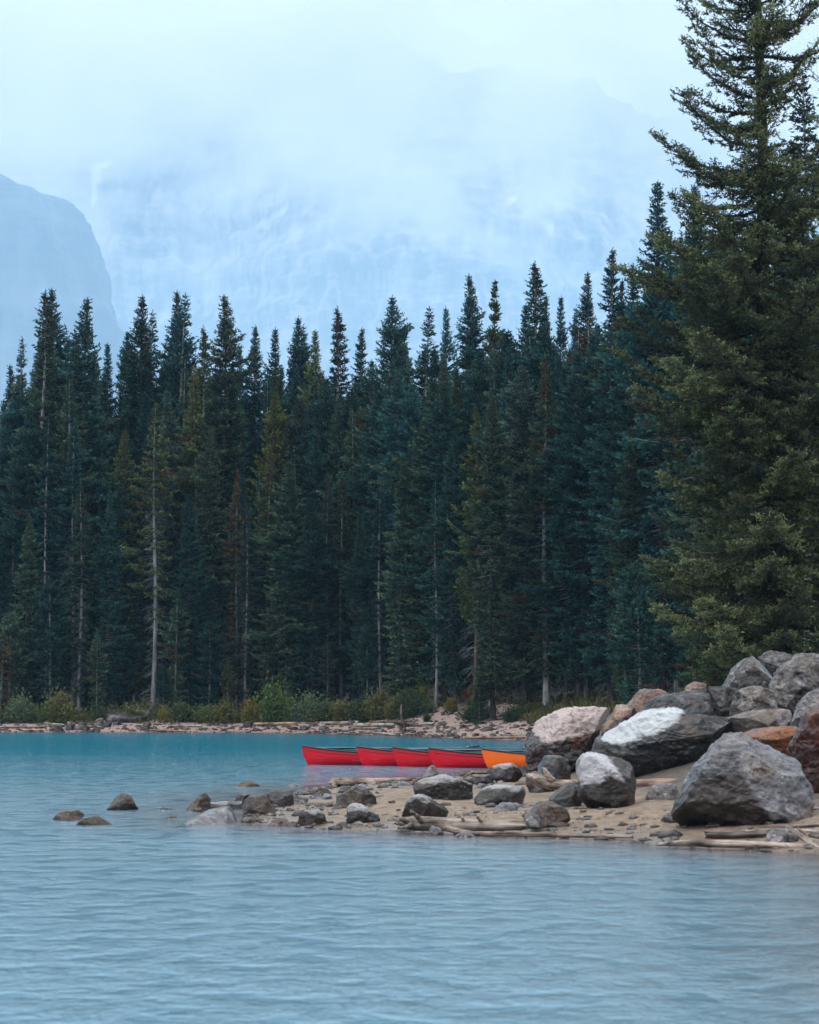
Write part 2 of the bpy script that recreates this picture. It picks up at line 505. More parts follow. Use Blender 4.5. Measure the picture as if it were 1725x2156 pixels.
# moist valley air: even haze round everything as far as the butte
hz = NT('haze_air')
pv = hz.n('ShaderNodeVolumePrincipled', {'Color': (0.43, 0.69, 0.965, 1), 'Density': 0.000125, 'Anisotropy': 0.0})
hz.t.links.new(pv.outputs[0], hz.out.inputs['Volume'])
haze = link('haze', box_mesh('haze', (-5300, -720, -4), (5300, 9500, 1620), hz.m))
tag(haze, kind='stuff')
# low cloud lying against the wall, beyond the haze
cl = NT('cloud_mat')
pos = cl.pos()
sz = cl.n('ShaderNodeSeparateXYZ', {'Vector': pos})
cn = cl.noise(1.0, 6, .6, cl.mapping(pos, (.0013, .0010, .0020), (0, R(14), 0), (3.3, 0, 1.7)), .4)
zed = sz.outputs['Z']
lift = cl.math('MINIMUM', cl.mr(zed, 1300, 3040, -0.70, 0.75), cl.mr(zed, 3530, 4350, .75, .1))
den = cl.n('ShaderNodeClamp', {'Value': cl.math('ADD', lift, cl.math('MULTIPLY', cl.math('SUBTRACT', cn, .5), 3.0))}).outputs[0]
den = cl.math('ADD', cl.math('MULTIPLY', den, .0033), 0.00003)
vsn = cl.n('ShaderNodeVolumePrincipled', {'Color': (0.985, 0.995, 1.0, 1), 'Density': den, 'Anisotropy': 0.1})
cl.t.links.new(vsn.outputs[0], cl.out.inputs['Volume'])
cloud = link('cloud', box_mesh('cloud', (-4400, 9790, -30), (4400, 11590, 4390), cl.m))
tag(cloud, kind='stuff')

# ================================================================== conifers
# needle foliage: colour comes from the object's own colour, varied shoot by shoot, with shade painted inward and light at the tips
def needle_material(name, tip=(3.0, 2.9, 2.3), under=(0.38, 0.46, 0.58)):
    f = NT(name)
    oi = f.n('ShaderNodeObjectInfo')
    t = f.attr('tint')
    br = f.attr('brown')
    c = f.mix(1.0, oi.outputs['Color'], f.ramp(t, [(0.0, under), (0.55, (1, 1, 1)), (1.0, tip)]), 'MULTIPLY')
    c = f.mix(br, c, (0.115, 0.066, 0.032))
    d = f.n('ShaderNodeBsdfDiffuse', {'Color': c})
    tr = f.n('ShaderNodeBsdfTranslucent', {'Color': c})
    mx = f.n('ShaderNodeMixShader', {0: 0.22})
    f.t.links.new(d.outputs[0], mx.inputs[1])
    f.t.links.new(tr.outputs[0], mx.inputs[2])
    f.t.links.new(mx.outputs[0], f.out.inputs['Surface'])
    return f.m
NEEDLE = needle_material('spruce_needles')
LEAF = needle_material('shrub_leaves', (1.5, 1.4, 1.0), (0.75, 0.8, 0.8))
def bark_material(name, dark, mid, light, sc=1.0):
    b = NT(name)
    co = b.coord('Object')
    n1 = b.noise(1.0, 5, .65, b.mapping(co, (9 * sc, 9 * sc, 1.6 * sc)))
    n2 = b.noise(1.0, 4, .6, b.mapping(co, (2.0 * sc, 2.0 * sc, .35 * sc)))
    c = b.ramp(b.mix(.45, n1, n2), [(0.34, dark), (0.5, mid), (0.66, light)])
    b.principled(c, .85, .2, b.bump(n1, .8, .03))
    return b.m
BARK_GREY = bark_material('bark_grey', (0.06, 0.06, 0.066), (0.20, 0.20, 0.21), (0.40, 0.39, 0.38))
BARK_BROWN = bark_material('bark_brown', (0.04, 0.026, 0.022), (0.10, 0.066, 0.055), (0.20, 0.15, 0.13))
BARK_DARK = bark_material('bark_dark', (0.02, 0.017, 0.015), (0.045, 0.038, 0.033), (0.10, 0.09, 0.08))
TWIG_GREY = bark_material('twig_grey', (0.08, 0.085, 0.095), (0.16, 0.17, 0.18), (0.26, 0.27, 0.28))
CONE_MAT = bark_material('cone_red_brown', (0.05, 0.022, 0.016), (0.10, 0.045, 0.03), (0.15, 0.08, 0.05), 2.0)

def unit(a):
    return a / np.maximum(np.linalg.norm(a, axis=-1, keepdims=True), 1e-9)
def tufts(p, d, ln, wd, rg, n=2):
    """n thin triangles per shoot, at p along d"""
    V, F = [], []
    m = len(p)
    for k in range(n):
        s = unit(np.cross(d, rg.normal(size=(m, 3))))
        q = p + 0.0 * d
        tip = p + d * ln[:, None] + rg.normal(size=(m, 3)) * (ln * .18)[:, None]
        w = (wd * rg.uniform(.7, 1.3, m))[:, None]
        mid = p + d * (ln * .45)[:, None]
        V.append(np.stack([q - s * w, tip, mid + s * w * 1.25], 1).reshape(-1, 3))
    V = np.concatenate(V)
    base = np.arange(0, len(V), 3)
    F = np.stack([base, base + 1, base + 2], 1)
    return V, F
def tube(pts, rad, sides=6, cap=True):
    """tapered tube along pts"""
    pts = np.asarray(pts, float)
    rad = np.asarray(rad, float)
    n = len(pts)
    tan = unit(np.gradient(pts, axis=0))
    ref = np.array([0.0, 0, 1]) if abs(tan[0, 2]) < .9 else np.array([1.0, 0, 0])
    a = unit(np.cross(tan, ref))
    b = unit(np.cross(tan, a))
    th = np.linspace(0, 2 * math.pi, sides, endpoint=False)
    V = (pts[:, None] + (a[:, None] * np.cos(th)[None, :, None] + b[:, None] * np.sin(th)[None, :, None]) * rad[:, None, None]).reshape(-1, 3)
    i = np.arange(n * sides).reshape(n, sides)
    j = np.roll(i, -1, 1)
    F = np.stack([i[:-1].ravel(), i[1:].ravel(), j[1:].ravel(), j[:-1].ravel()], 1)
    return V, F
class Acc:
    def __init__(self):
        self.V, self.F, self.A, self.B, self.n = [], [], [], [], 0
    def add(self, V, F, tint=None, brown=None):
        self.V.append(V)
        self.F.append(F + self.n)
        self.n += len(V)
        self.A.append(np.full(len(V), .5) if tint is None else tint)
        self.B.append(np.zeros(len(V)) if brown is None else brown)
    def mesh(self, name, mat, smooth=False, attrs=True):
        if not self.V:
            return None
        at = {'tint': np.concatenate(self.A), 'brown': np.concatenate(self.B)} if attrs else None
        return mesh_np(name, np.concatenate(self.V), np.concatenate(self.F), mat, at, smooth)

def conifer(name, seed, H=20.0, rad=1.45, base=0.08, sparse=1.0, top_up=.6, droop=.35, dead_to=0.25, cones=False, brown=0.02, pine=False, bark=None, tuft=1.0, lean=0.0, trunk_r=.15, bare=0.0):
    """one conifer: trunk, living crown, dead lower twigs, cone clusters; returned as meshes"""
    rg = np.random.default_rng(seed)
    bark = bark or BARK_GREY
    tz = np.linspace(-.6, H, 24)
    wob = lambda z: np.stack([.10 * np.sin(z * .33 + seed) + lean * z, .10 * np.cos(z * .27 + seed * 2)], -1)
    tp = np.c_[wob(tz), tz]
    tr = trunk_r * np.clip(1 - tz / H, 0, 1) ** .8 + .012
    tr[:3] *= [1.5, 1.3, 1.1]
    trunk = Acc()
    trunk.add(*tube(tp, tr, 8))
    crown, dead, cone = Acc(), Acc(), Acc()
    z0 = H * base
    z = z0
    PP, DD, LL, TT, BB = [], [], [], [], []
    bump_ph = rg.uniform(0, 6, 3)
    while z < H - .12:
        t = (z - z0) / (H - z0)
        env = min(1, (H - z) / (.30 * H)) ** .95 * min(1, .70 + 1.6 * t)
        env *= 1 + .20 * math.sin(z * 1.9 + bump_ph[0]) + .20 * math.sin(z * .83 + bump_ph[1])
        if pine:
            env = (min(1, (1 - t) * 2.6 + .05)) * (.55 + .45 * math.sin(min(1, t * 1.6) * math.pi)) * (1 + .2 * math.sin(z * 1.3 + bump_ph[0]))
        nb = rg.integers(3, 6)
        a0 = rg.uniform(0, 6.28)
        for b in range(nb):
            if rg.uniform() > sparse * (1 - bare * (1 - t)):
                continue
            az = a0 + b * 6.28 / nb + rg.normal() * .25
            L = max(.10, rad * env * rg.uniform(.5, 1.25) * (1 + .25 * math.cos(az - bump_ph[2] - z * .5)))
            pit = top_up * t ** 2.0 - droop * (1 - t) + rg.normal() * .10
            if pine:
                pit = .35 + .25 * t + rg.normal() * .15
            c, s_ = math.cos(az), math.sin(az)
            ns = max(3, int(L / .16))
            s = np.linspace(0, 1, ns + 1)
            up = (.30 * (1 - t) + .12) * L
            rr = L * s * math.cos(pit)
            zz = z + L * s * math.sin(pit) + up * (s ** 2 - .55 * s)
            w0 = wob(np.array([z]))[0]
            ax = np.stack([w0[0] + rr * c, w0[1] + rr * s_, zz], 1)
            adir = unit(np.gradient(ax, axis=0))
            if L > .5:
                dead.add(*tube(ax[[0, ns // 2, ns]], [.018 + .008 * L, .012, .004], 3))
            side = np.array([-s_, c, 0])
            isb = float(rg.uniform() < brown)
            # twigs left and right along the limb
            start = .12 if t > .5 else (.22 + .15 * rg.uniform())
            sp = np.arange(start * L, L, .115)
            for sg in (-1, 1):
                for q in sp:
                    f = q / L
                    k = min(ns, int(f * ns))
                    fr = f * ns - k
                    p0 = ax[k] * (1 - fr) + ax[min(ns, k + 1)] * fr
                    tl = (min(.55, .42 * (1 - f) * L + .13)) * rg.uniform(.6, 1.15)
                    td = unit(adir[k] * rg.uniform(.6, .95) + side * sg * rg.uniform(.55, .9) + np.array([0, 0, -.22 * (1 - t) + .10 * rg.normal() + .1 * t]))
                    m = max(2, int(tl / .062))
                    ss = np.linspace(.04, tl, m)
                    pts = p0 + td * ss[:, None]
                    pts[:, 2] -= .18 * ss ** 2
                    PP.append(pts)
                    DD.append(unit(td + rg.normal(size=(m, 3)) * .42 + np.array([0, 0, .12])))
                    LL.append(np.full(m, .15 * tuft * (1 if t < .8 else 1 - 1.6 * (t - .8))) * rg.uniform(.75, 1.3, m))
                    TT.append(np.clip(.32 + .42 * f + .3 * (ss / tl - .5) + rg.normal(size=m) * .13, 0, 1))  # tint drops towards the stem: painted shade on the inner needles
                    BB.append(np.full(m, isb * rg.uniform(.5, 1)) if isb else (rg.uniform(size=m) < .012) * .7)
            if L < .45:
                m = 5
                PP.append(ax[-1] - adir[-1] * np.linspace(0, L, m)[:, None])
                DD.append(unit(adir[-1] + rg.normal(size=(m, 3)) * .5))
                LL.append(np.full(m, .12 * tuft))
                TT.append(np.full(m, .6))
                BB.append(np.zeros(m))
            if cones and t > .78 and rg.uniform() < .75:
                for _ in range(rg.integers(2, 5)):
                    f = rg.uniform(.3, 1)
                    p0 = ax[int(f * ns)]
                    pts = np.array([p0, p0 + [rg.normal() * .02, rg.normal() * .02, -.06], p0 + [rg.normal() * .03, rg.normal() * .03, -.14]])
                    cone.add(*tube(pts, [.012, .034, .01], 5))
        z += rg.uniform(.13, .26) * (1 if not pine else 1.25) * (1 if t < .85 else .7)
    # leader shoot
    m = 14
    PP.append(np.c_[np.repeat(wob(np.array([H])), m, 0), np.linspace(H - .7, H, m)])
    DD.append(unit(np.c_[rg.normal(size=(m, 2)) * .45, np.full(m, .8)]))
    LL.append(np.full(m, .10 * tuft)); TT.append(np.full(m, .7)); BB.append(np.zeros(m))
    PP, DD, LL, TT, BB = map(np.concatenate, (PP, DD, LL, TT, BB))
    n = 2
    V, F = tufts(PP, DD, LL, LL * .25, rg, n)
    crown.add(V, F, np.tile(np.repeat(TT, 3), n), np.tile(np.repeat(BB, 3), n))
    # dead grey twigs below and inside the crown
    zd = .6
    while zd < H * dead_to:
        for _ in range(3):
            az = rg.uniform(0, 6.28)
            L = rg.uniform(.4, 1.0) * rad * .75
            d = np.array([math.cos(az), math.sin(az), rg.uniform(-.5, .1)])
            w0 = wob(np.array([zd]))[0]
            p0 = np.array([w0[0], w0[1], zd])
            s = np.linspace(0, 1, 4)[:, None]
            pts = p0 + d * L * s + np.array([0, 0, -.25 * L]) * s ** 2
            dead.add(*tube(pts, [.016, .012, .008, .003], 3))
            for q in range(4):
                f = rg.uniform(.25, .95)
                p1 = p0 + d * L * f + np.array([0, 0, -.25 * L]) * f * f
                d2 = unit(d + rg.normal(size=3) * .7 + np.array([0, 0, -.3]))
                l2 = rg.uniform(.15, .4)
                dead.add(*tube(np.array([p1, p1 + d2 * l2 * .6, p1 + d2 * l2 + [0, 0, -.05]]), [.008, .006, .002], 3))
        zd += rg.uniform(.12, .28)
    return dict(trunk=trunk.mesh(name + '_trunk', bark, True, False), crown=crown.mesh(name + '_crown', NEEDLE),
                branches=dead.mesh(name + '_branches', TWIG_GREY, False, False), cones=cone.mesh(name + '_cones', CONE_MAT, False, False), H=H, rad=rad)

PROTO = {
    'full_a': conifer('full_a', bark=BARK_DARK, seed=11, rad=1.55, dead_to=.12),
    'full_b': conifer('full_b', bark=BARK_DARK, seed=12, rad=1.35, dead_to=.2, droop=.5, cones=True),
    'full_c': conifer('full_c', bark=BARK_DARK, seed=13, rad=1.7, dead_to=.1, droop=.25),
    'slim_a': conifer('slim_a', 21, rad=1.0, sparse=.85, dead_to=.4, base=.2, cones=True, bare=.35),
    'slim_b': conifer('slim_b', 22, rad=1.15, sparse=.8, dead_to=.5, base=.3, bare=.4),
    'bare': conifer('bare', 31, rad=1.25, sparse=.62, dead_to=.75, base=.32, bare=.65, brown=.05),
    'mossy': conifer('mossy', 32, rad=1.35, sparse=.75, dead_to=.55, base=.1, bare=.3, droop=.55),
    'brown': conifer('brown', 33, rad=1.2, sparse=.75, dead_to=.35, base=.1, brown=.22, cones=True),
    'pine': conifer('pine', 41, rad=1.9, base=.28, pine=True, sparse=.72, dead_to=.3, brown=.04, bark=BARK_BROWN, tuft=1.25),
    'dying_pine': conifer('dying_pine', 42, rad=1.7, base=.45, pine=True, sparse=.42, dead_to=.6, brown=.42, bark=BARK_GREY, tuft=1.2),
    'young_a': conifer('young_a', 51, H=9, rad=1.35, base=.03, dead_to=.05, droop=.15, trunk_r=.09),
    'young_b': conifer('young_b', 52, H=9, rad=1.05, base=.03, dead_to=.1, sparse=.8, trunk_r=.08, brown=.06),
}
GREEN = {'deep': (0.028, 0.062, 0.056), 'blue': (0.026, 0.067, 0.070), 'olive': (0.078, 0.088, 0.038), 'yellow': (0.125, 0.125, 0.038), 'moss': (0.056, 0.080, 0.054), 'rust': (0.095, 0.066, 0.036), 'grey': (0.055, 0.075, 0.068)}
TREE_N = [0]
def tree(proto, x, y, ztop, width=1.0, tint='deep', label=None, group=None, name='spruce_tree', rot=None, lean=(0, 0)):
    pr = PROTO[proto]
    zb = float(hgt(x, y)[0]) - .05
    s = (ztop - zb) / pr['H']
    root = bpy.data.objects.new(name, None)
    root.empty_display_size = .5
    COL.objects.link(root)
    root.location = (x, y, zb)
    root.scale = (s * width, s * width, s) if proto[:5] != 'young' else (s * width, s * width, s)
    TREE_N[0] += 1
    root.rotation_euler = (lean[1], lean[0], TREE_N[0] * 2.399 if rot is None else rot)
    c = np.array(GREEN[tint] if isinstance(tint, str) else tint)
    rr = random.Random(TREE_N[0])
    c = c * rr.uniform(.55, 1.1) * np.array([.86, .97, 1.03])
    for part in ('trunk', 'branches', 'crown', 'cones'):
        me = pr[part]
        if me is None:
            continue
        o = link(part, me, root)
        o.color = (*c, 1)
        if part in ('branches', 'cones'):
            o['kind'] = 'stuff'
    tag(root, label, 'tree', group)
    return root
def tree_px(proto, u, v, Y, width=1.0, tint='deep', label=None, group=None, **kw):
    p = P(u, v, Y)
    return tree(proto, p[0], p[1], p[2], width, tint, label, group, **kw)

SKY_G, FR_G, LOW_G = 'conifers on the forest skyline', 'conifers standing forward at the lake edge', 'young conifers along the shore'
# (proto, u, v of the tip, depth, width, colour, group, label)
TREES = [
    ('full_b', 20, 768, 141, .8, 'deep', SKY_G, 'small dark spruce tip at the far left edge of the forest'),
    ('slim_b', 45, 710, 139, .85, 'moss', SKY_G, 'slim ragged spruce just left of the twin-topped pair'),
    ('slim_a', 90, 612, 133, 1.15, 'moss', SKY_G, 'left one of the twin-topped spruces below the butte, long pale trunk'),
    ('full_b', 108, 607, 137, .85, 'blue', SKY_G, 'right one of the twin-topped spruces below the butte'),
    ('full_b', 186, 627, 132, 1.0, 'deep', SKY_G, 'pointed full spruce between the butte and the pale sky gap'),
    ('slim_b', 160, 690, 138, .8, 'deep', SKY_G, 'thin spruce crowding the left flank of the pointed full spruce'),
    ('full_a', 226, 722, 140, .7, 'blue', SKY_G, 'lower spruce tip at the left rim of the pale sky gap'),
    ('full_b', 301, 622, 137, .9, 'deep', SKY_G, 'ragged spruce at the right rim of the pale sky gap'),
    ('slim_b', 321, 655, 140, .9, 'blue', SKY_G, 'slightly lower twin behind the ragged spruce right of the sky gap'),
    ('full_c', 265, 700, 141, .7, 'deep', SKY_G, 'bushy low spruce filling the bottom of the pale sky gap'),
    ('full_b', 372, 613, 138, .85, 'blue', SKY_G, 'left trunk of the double-headed spruce, dense blue green top'),
    ('slim_b', 388, 617, 136, 1.05, 'blue', SKY_G, 'right trunk of the double-headed spruce, wide open branches'),
    ('slim_a', 428, 688, 134, .9, 'olive', SKY_G, 'thin olive spruce left of the red-coned spire'),
    ('full_b', 470, 621, 133, 1.0, 'moss', SKY_G, 'tall spire with a band of red cones below its tip'),
    ('full_a', 505, 728, 141, .65, 'blue', SKY_G, 'short narrow spruce tip beside the red-coned spire'),
    ('full_b', 538, 686, 137, .75, 'blue', SKY_G, 'neat narrow spruce tip between two dips of the skyline'),
    ('full_a', 577, 691, 140, .75, 'deep', SKY_G, 'bluish spruce tip above the yellow-green tree'),
    ('full_c', 625, 667, 138, .7, 'blue', SKY_G, 'left tip of the close trio at the middle of the skyline'),
    ('slim_b', 641, 684, 141, .8, 'deep', SKY_G, 'middle tip of the close trio at the middle of the skyline'),
    ('full_a', 663, 694, 134, .75, 'olive', SKY_G, 'olive right tip of the close trio at the middle of the skyline'),
    ('slim_a', 708, 647, 136, 1.0, 'grey', SKY_G, 'open airy spruce standing alone against the pale mountain'),
    ('slim_a', 762, 689, 137, .85, 'deep', SKY_G, 'thin spire just right of the open airy spruce'),
    ('full_c', 822, 624, 136, .95, 'deep', SKY_G, 'broad dark spruce cone left of the skyline dip'),
    ('full_a', 851, 690, 138, .8, 'blue', SKY_G, 'shoulder spruce leaning on the broad dark cone'),
    ('slim_b', 902, 645, 131, 1.1, 'deep', SKY_G, 'bushy-headed spruce on a long bare pinkish trunk'),
    ('full_a', 942, 648, 135, .7, 'blue', SKY_G, 'slender blue spruce between the bushy head and the tall spire'),
    ('full_b', 986, 578, 129, .85, 'blue', SKY_G, 'tall slender blue spire right of the middle'),
    ('pine', 1040, 592, 124, .75, 'olive', SKY_G, 'yellowish pine with upswept branches on the skyline'),
    ('slim_a', 1121, 552, 124, 1.2, 'deep', SKY_G, 'tall open spruce with a bare stretch below its tufted top'),
    ('full_a', 1104, 640, 126, .85, 'deep', SKY_G, 'dense spruce hugging the left of the tall open spruce'),
    ('full_b', 1152, 622, 130, .65, 'blue', SKY_G, 'first of the two small blue tips right of the tall open spruce'),
    ('full_a', 1181, 625, 132, .65, 'blue', SKY_G, 'second of the two small blue tips right of the tall open spruce'),
    ('full_a', 1211, 660, 129, .6, 'blue', SKY_G, 'low blue tip above the rust-topped dying pine'),
    ('full_b', 1239, 573, 127, .75, 'blue', SKY_G, 'narrow blue spire above the orange dying pine'),
    ('slim_a', 1289, 522, 115, .95, 'blue', SKY_G, 'slender spire just left of the big near spruce'),
    ('full_b', 1312, 588, 119, .75, 'deep', SKY_G, 'dark spruce crowding behind the slender spire'),
    ('full_a', 1386, 383, 101, .95, 'blue', SKY_G, 'very tall spire directly beside the big near spruce'),
    ('full_b', 1462, 388, 97, .95, 'deep', SKY_G, 'tall spire half hidden by the big near spruce'),
    ('slim_b', 1690, 150, 80, 1.2, 'grey', SKY_G, 'thin sparse spruce behind the big near tree at the frame edge'),
    # forward rows
    ('mossy', 150, 790, 130, 1.0, 'moss', FR_G, 'shaggy mossy spruce with grey dead boughs near the left end'),
    ('full_c', 60, 860, 131, 1.1, 'deep', FR_G, 'wide dark spruce under the twin-topped pair'),
    ('bare', 328, 850, 127.6, 1.0, 'olive', FR_G, 'bare pale trunk with one olive tuft on top, foot in the shore scrub'),
    ('mossy', 172, 1010, 127.4, .95, 'moss', FR_G, 'grey-skirted spruce whose trunk foot meets the left beach'),
    ('full_b', 265, 905, 129.5, .95, 'olive', FR_G, 'red-tipped spruce left of the bare pale trunk'),
    ('brown', 300, 960, 131, .9, 'moss', FR_G, 'brownish spruce squeezed between the red-tipped one and the bare trunk'),
    ('brown', 412, 768, 131, .95, 'olive', FR_G, 'brown-flecked spruce behind and right of the bare pale trunk'),
    ('full_b', 448, 900, 129, .95, 'moss', FR_G, 'mid-height spruce under the red-coned spire'),
    ('brown', 500, 985, 128.5, .75, 'rust', FR_G, 'rusty pointed spruce top left of the yellow-green tree'),
    ('full_c', 576, 826, 131, .85, 'yellow', FR_G, 'bright yellow-green spruce top standing out of the dark wall'),
    ('brown', 567, 938, 128.3, 1.0, 'olive', FR_G, 'red-topped broad tree just below the yellow-green one'),
    ('slim_a', 664, 800, 130, 1.0, 'deep', FR_G, 'straight spruce with a thin visible trunk below the trio'),
    ('full_b', 712, 850, 129.5, .9, 'moss', FR_G, 'mossy spruce below the open airy spruce'),
    ('brown', 757, 855, 129, .8, 'olive', FR_G, 'brown-tipped slim spruce below the thin spire'),
    ('full_c', 826, 762, 127, .85, 'deep', FR_G, 'dark full spruce in front of the broad dark cone'),
    ('mossy', 690, 1000, 126.5, .9, 'grey', FR_G, 'grey-green thin spruce with dead twigs above the green bush'),
    ('full_b', 848, 968, 121, 1.05, 'moss', FR_G, 'well-shaped spruce left of the bare pinkish trunk'),
    ('slim_b', 800, 1010, 123, .9, 'deep', FR_G, 'dark thin spruce next to the well-shaped one'),
    ('pine', 1004, 860, 114, .95, 'olive', FR_G, 'olive pine with upswept boughs under the tall blue spire'),
    ('full_b', 1035, 832, 109.5, 1.0, 'moss', FR_G, 'stout spruce on a thick grey trunk beside the sandy bank'),
    ('brown', 1146, 745, 111, 1.1, 'moss', FR_G, 'broad spruce with a rusty crown top on a red-brown trunk'),
    ('dying_pine', 1218, 690, 116, .8, 'rust', FR_G, 'left stem of the dying orange-topped pine pair'),
    ('dying_pine', 1237, 676, 117, .8, 'rust', FR_G, 'right stem of the dying orange-topped pine pair'),
    ('bare', 1283, 800, 113, .95, 'deep', FR_G, 'thin grey-trunked spruce above the trail'),
    ('full_a', 955, 905, 117, .8, 'deep', FR_G, 'dark spruce left of the upswept olive pine'),
    ('full_c', 1340, 640, 105, .95, 'deep', FR_G, 'dark spruce filling the gap beside the big near tree'),
    ('full_b', 1330, 900, 100, 1.0, 'moss', FR_G, 'lower mossy spruce at the foot of the very tall spire'),
    ('mossy', 520, 1060, 127.5, .8, 'grey', FR_G, 'grey thin spruce with pale trunk below the rusty top'),
    ('bare', 918, 1010, 118, .8, 'deep', FR_G, 'bare-footed spruce with a pinkish lower trunk above the beach'),
    ('full_b', 60, 1080, 127.5, .9, 'moss', FR_G, 'mid-height spruce near the left frame edge at the water'),
    ('full_a', 232, 1030, 128, .8, 'deep', FR_G, 'dark narrow spruce left of the bare pale trunk, near the beach'),
    ('full_c', 400, 1040, 127.5, .85, 'deep', FR_G, 'dense dark spruce behind the rock pile on the far beach'),
    ('full_b', 620, 1020, 127, .8, 'moss', FR_G, 'dense spruce behind the tall green bush'),
    ('full_a', 760, 1080, 123.5, .85, 'deep', FR_G, 'dark spruce above the olive shore bushes'),
    # young ones at the water's edge
    ('young_a', 20, 1285, 127, 1.0, 'moss', LOW_G, 'young spruce at the left frame edge'),
    ('young_b', 5, 1330, 126, 1.0, 'rust', LOW_G, 'rusty dying sapling at the left frame edge'),
    ('young_a', 105, 1215, 127.6, .85, 'deep', LOW_G, 'young dark spruce left of the grey-skirted one'),
    ('young_b', 205, 1330, 126.9, .9, 'moss', LOW_G, 'sapling right of the grey-skirted spruce'),
    ('young_b', 372, 1240, 127.2, .8, 'moss', LOW_G, 'slender sapling right of the bare pale trunk'),
    ('young_a', 440, 1305, 126.9, .9, 'deep', LOW_G, 'young spruce above the bare grey bank'),
    ('young_a', 345, 1400, 126.6, .9, 'deep', LOW_G, 'low dark sapling at the foot of the bare pale trunk'),
    ('young_b', 480, 1380, 126.5, .9, 'olive', LOW_G, 'olive sapling left of the yellow bush'),
    ('young_b', 690, 1345, 124.6, .75, 'grey', LOW_G, 'grey-green sapling between two shore bushes'),
    ('young_a', 775, 1310, 122.5, .7, 'deep', LOW_G, 'dark young spruce left of the uprooted stump'),
    ('young_b', 602, 1260, 126.5, .8, 'moss', LOW_G, 'young spruce over the tall green bush'),
    ('young_a', 1010, 1425, 109.3, 1.1, 'moss', LOW_G, 'bushy low spruce on the sandy bank'),
    ('young_a', 1345, 1180, 96, 1.0, 'deep', LOW_G, 'young spruce under the drooping boughs of the big tree'),
    ('young_b', 1315, 1270, 98, .9, 'moss', LOW_G, 'small spruce beside the trail bend'),
]
for (pr, u, v, Y, wd, tn, grp, lab) in TREES:
    Y = Y + (2.6 if grp == FR_G else (2.0 if grp == LOW_G and u < 1100 else 1.5))
    tree_px(pr, u, v, Y, wd, tn, lab, grp, name='pine_tree' if 'pine' in pr else 'spruce_tree')

# the ranks behind, seen only as dark stems and boughs between the named trees
sky_line = [(0, 840), (60, 690), (110, 660), (190, 680), (235, 800), (262, 800), (300, 680), (390, 670), (430, 730), (480, 700), (510, 770), (560, 740), (640, 715), (700, 730), (735, 770), (820, 680), (880, 700), (950, 690), (1000, 640), (1120, 640), (1210, 680), (1290, 590), (1390, 470), (1470, 440), (1725, 430)]
sl_u = [p[0] for p in sky_line]
sl_v = [p[1] for p in sky_line]
rg = np.random.default_rng(77)
kinds = ['full_a', 'full_b', 'full_c', 'slim_a', 'slim_b', 'mossy', 'full_a', 'full_c']
tints = ['deep', 'deep', 'blue', 'moss', 'deep', 'blue', 'grey']
RANK = 'dark spruce ranks inside the forest'
nfill = 0
used_labels = {}
for row, (Yoff, step, drop) in enumerate([(8.5, 46, 330), (11, 40, 190), (14, 36, 110), (17, 34, 70), (24, 36, 45)]):
    u = -30.0 + row * 13
    while u < 1760:
        uu = u + rg.normal() * 9
        shore_y = np.interp(uu, [0, 430, 640, 850, 960, 1100, 1250, 1400, 1725], [123.5, 123, 120.5, 112.4, 107.6, 103, 96, 90, 84])
        Y = shore_y + Yoff + rg.uniform(-1.5, 1.5)
        top = np.interp(uu, sl_u, sl_v) + drop * rg.uniform(.55, 1.5)
        if row < 2:
            top = max(top, 780 + rg.uniform(0, 300))
        p = P(uu, top, Y)
        if land_sd(np.array([p[0]]), np.array([p[1]]))[0] > 6.5:
            near_t = min(TREES, key=lambda t_: abs(t_[1] - uu) + .12 * abs(t_[2] - top))
            short = near_t[7]
            for cut in (' with ', ' of ', ' at ', ' between ', ' below ', ' behind ', ' under ', ' on ', ' left ', ' right ', ' standing ', ' beside ', ' above ', ' whose ', ' in ', ' just ', ' squeezed ', ' near ', ' filling ', ' directly ', ' crowding ', ' half ', ' hugging ', ' leaning ', ' next ', ','):
                i_ = short.find(cut)
                if i_ > 12:
                    short = short[:i_]
            side = 'left behind' if uu < near_t[1] - 4 else ('right behind' if uu > near_t[1] + 4 else 'straight behind')
            rk = ('first', 'second', 'third', 'fourth', 'fifth')[row]
            key = f'{rk}-rank dark spruce {side} the {short}'
            used_labels[key] = used_labels.get(key, 0) + 1
            if used_labels[key] > 1:
                key = f'{rk}-rank dark spruce {("farther", "farthest", "outlying", "outermost", "remote")[min(4, used_labels[key] - 2)]} {side} the {short}'
            tree(kinds[rg.integers(len(kinds))], p[0], p[1], p[2], rg.uniform(.7, 1.35), tints[rg.integers(len(tints))], key, RANK)
            nfill += 1
        u += step * rg.uniform(.8, 1.25)
print('fill trees', nfill)

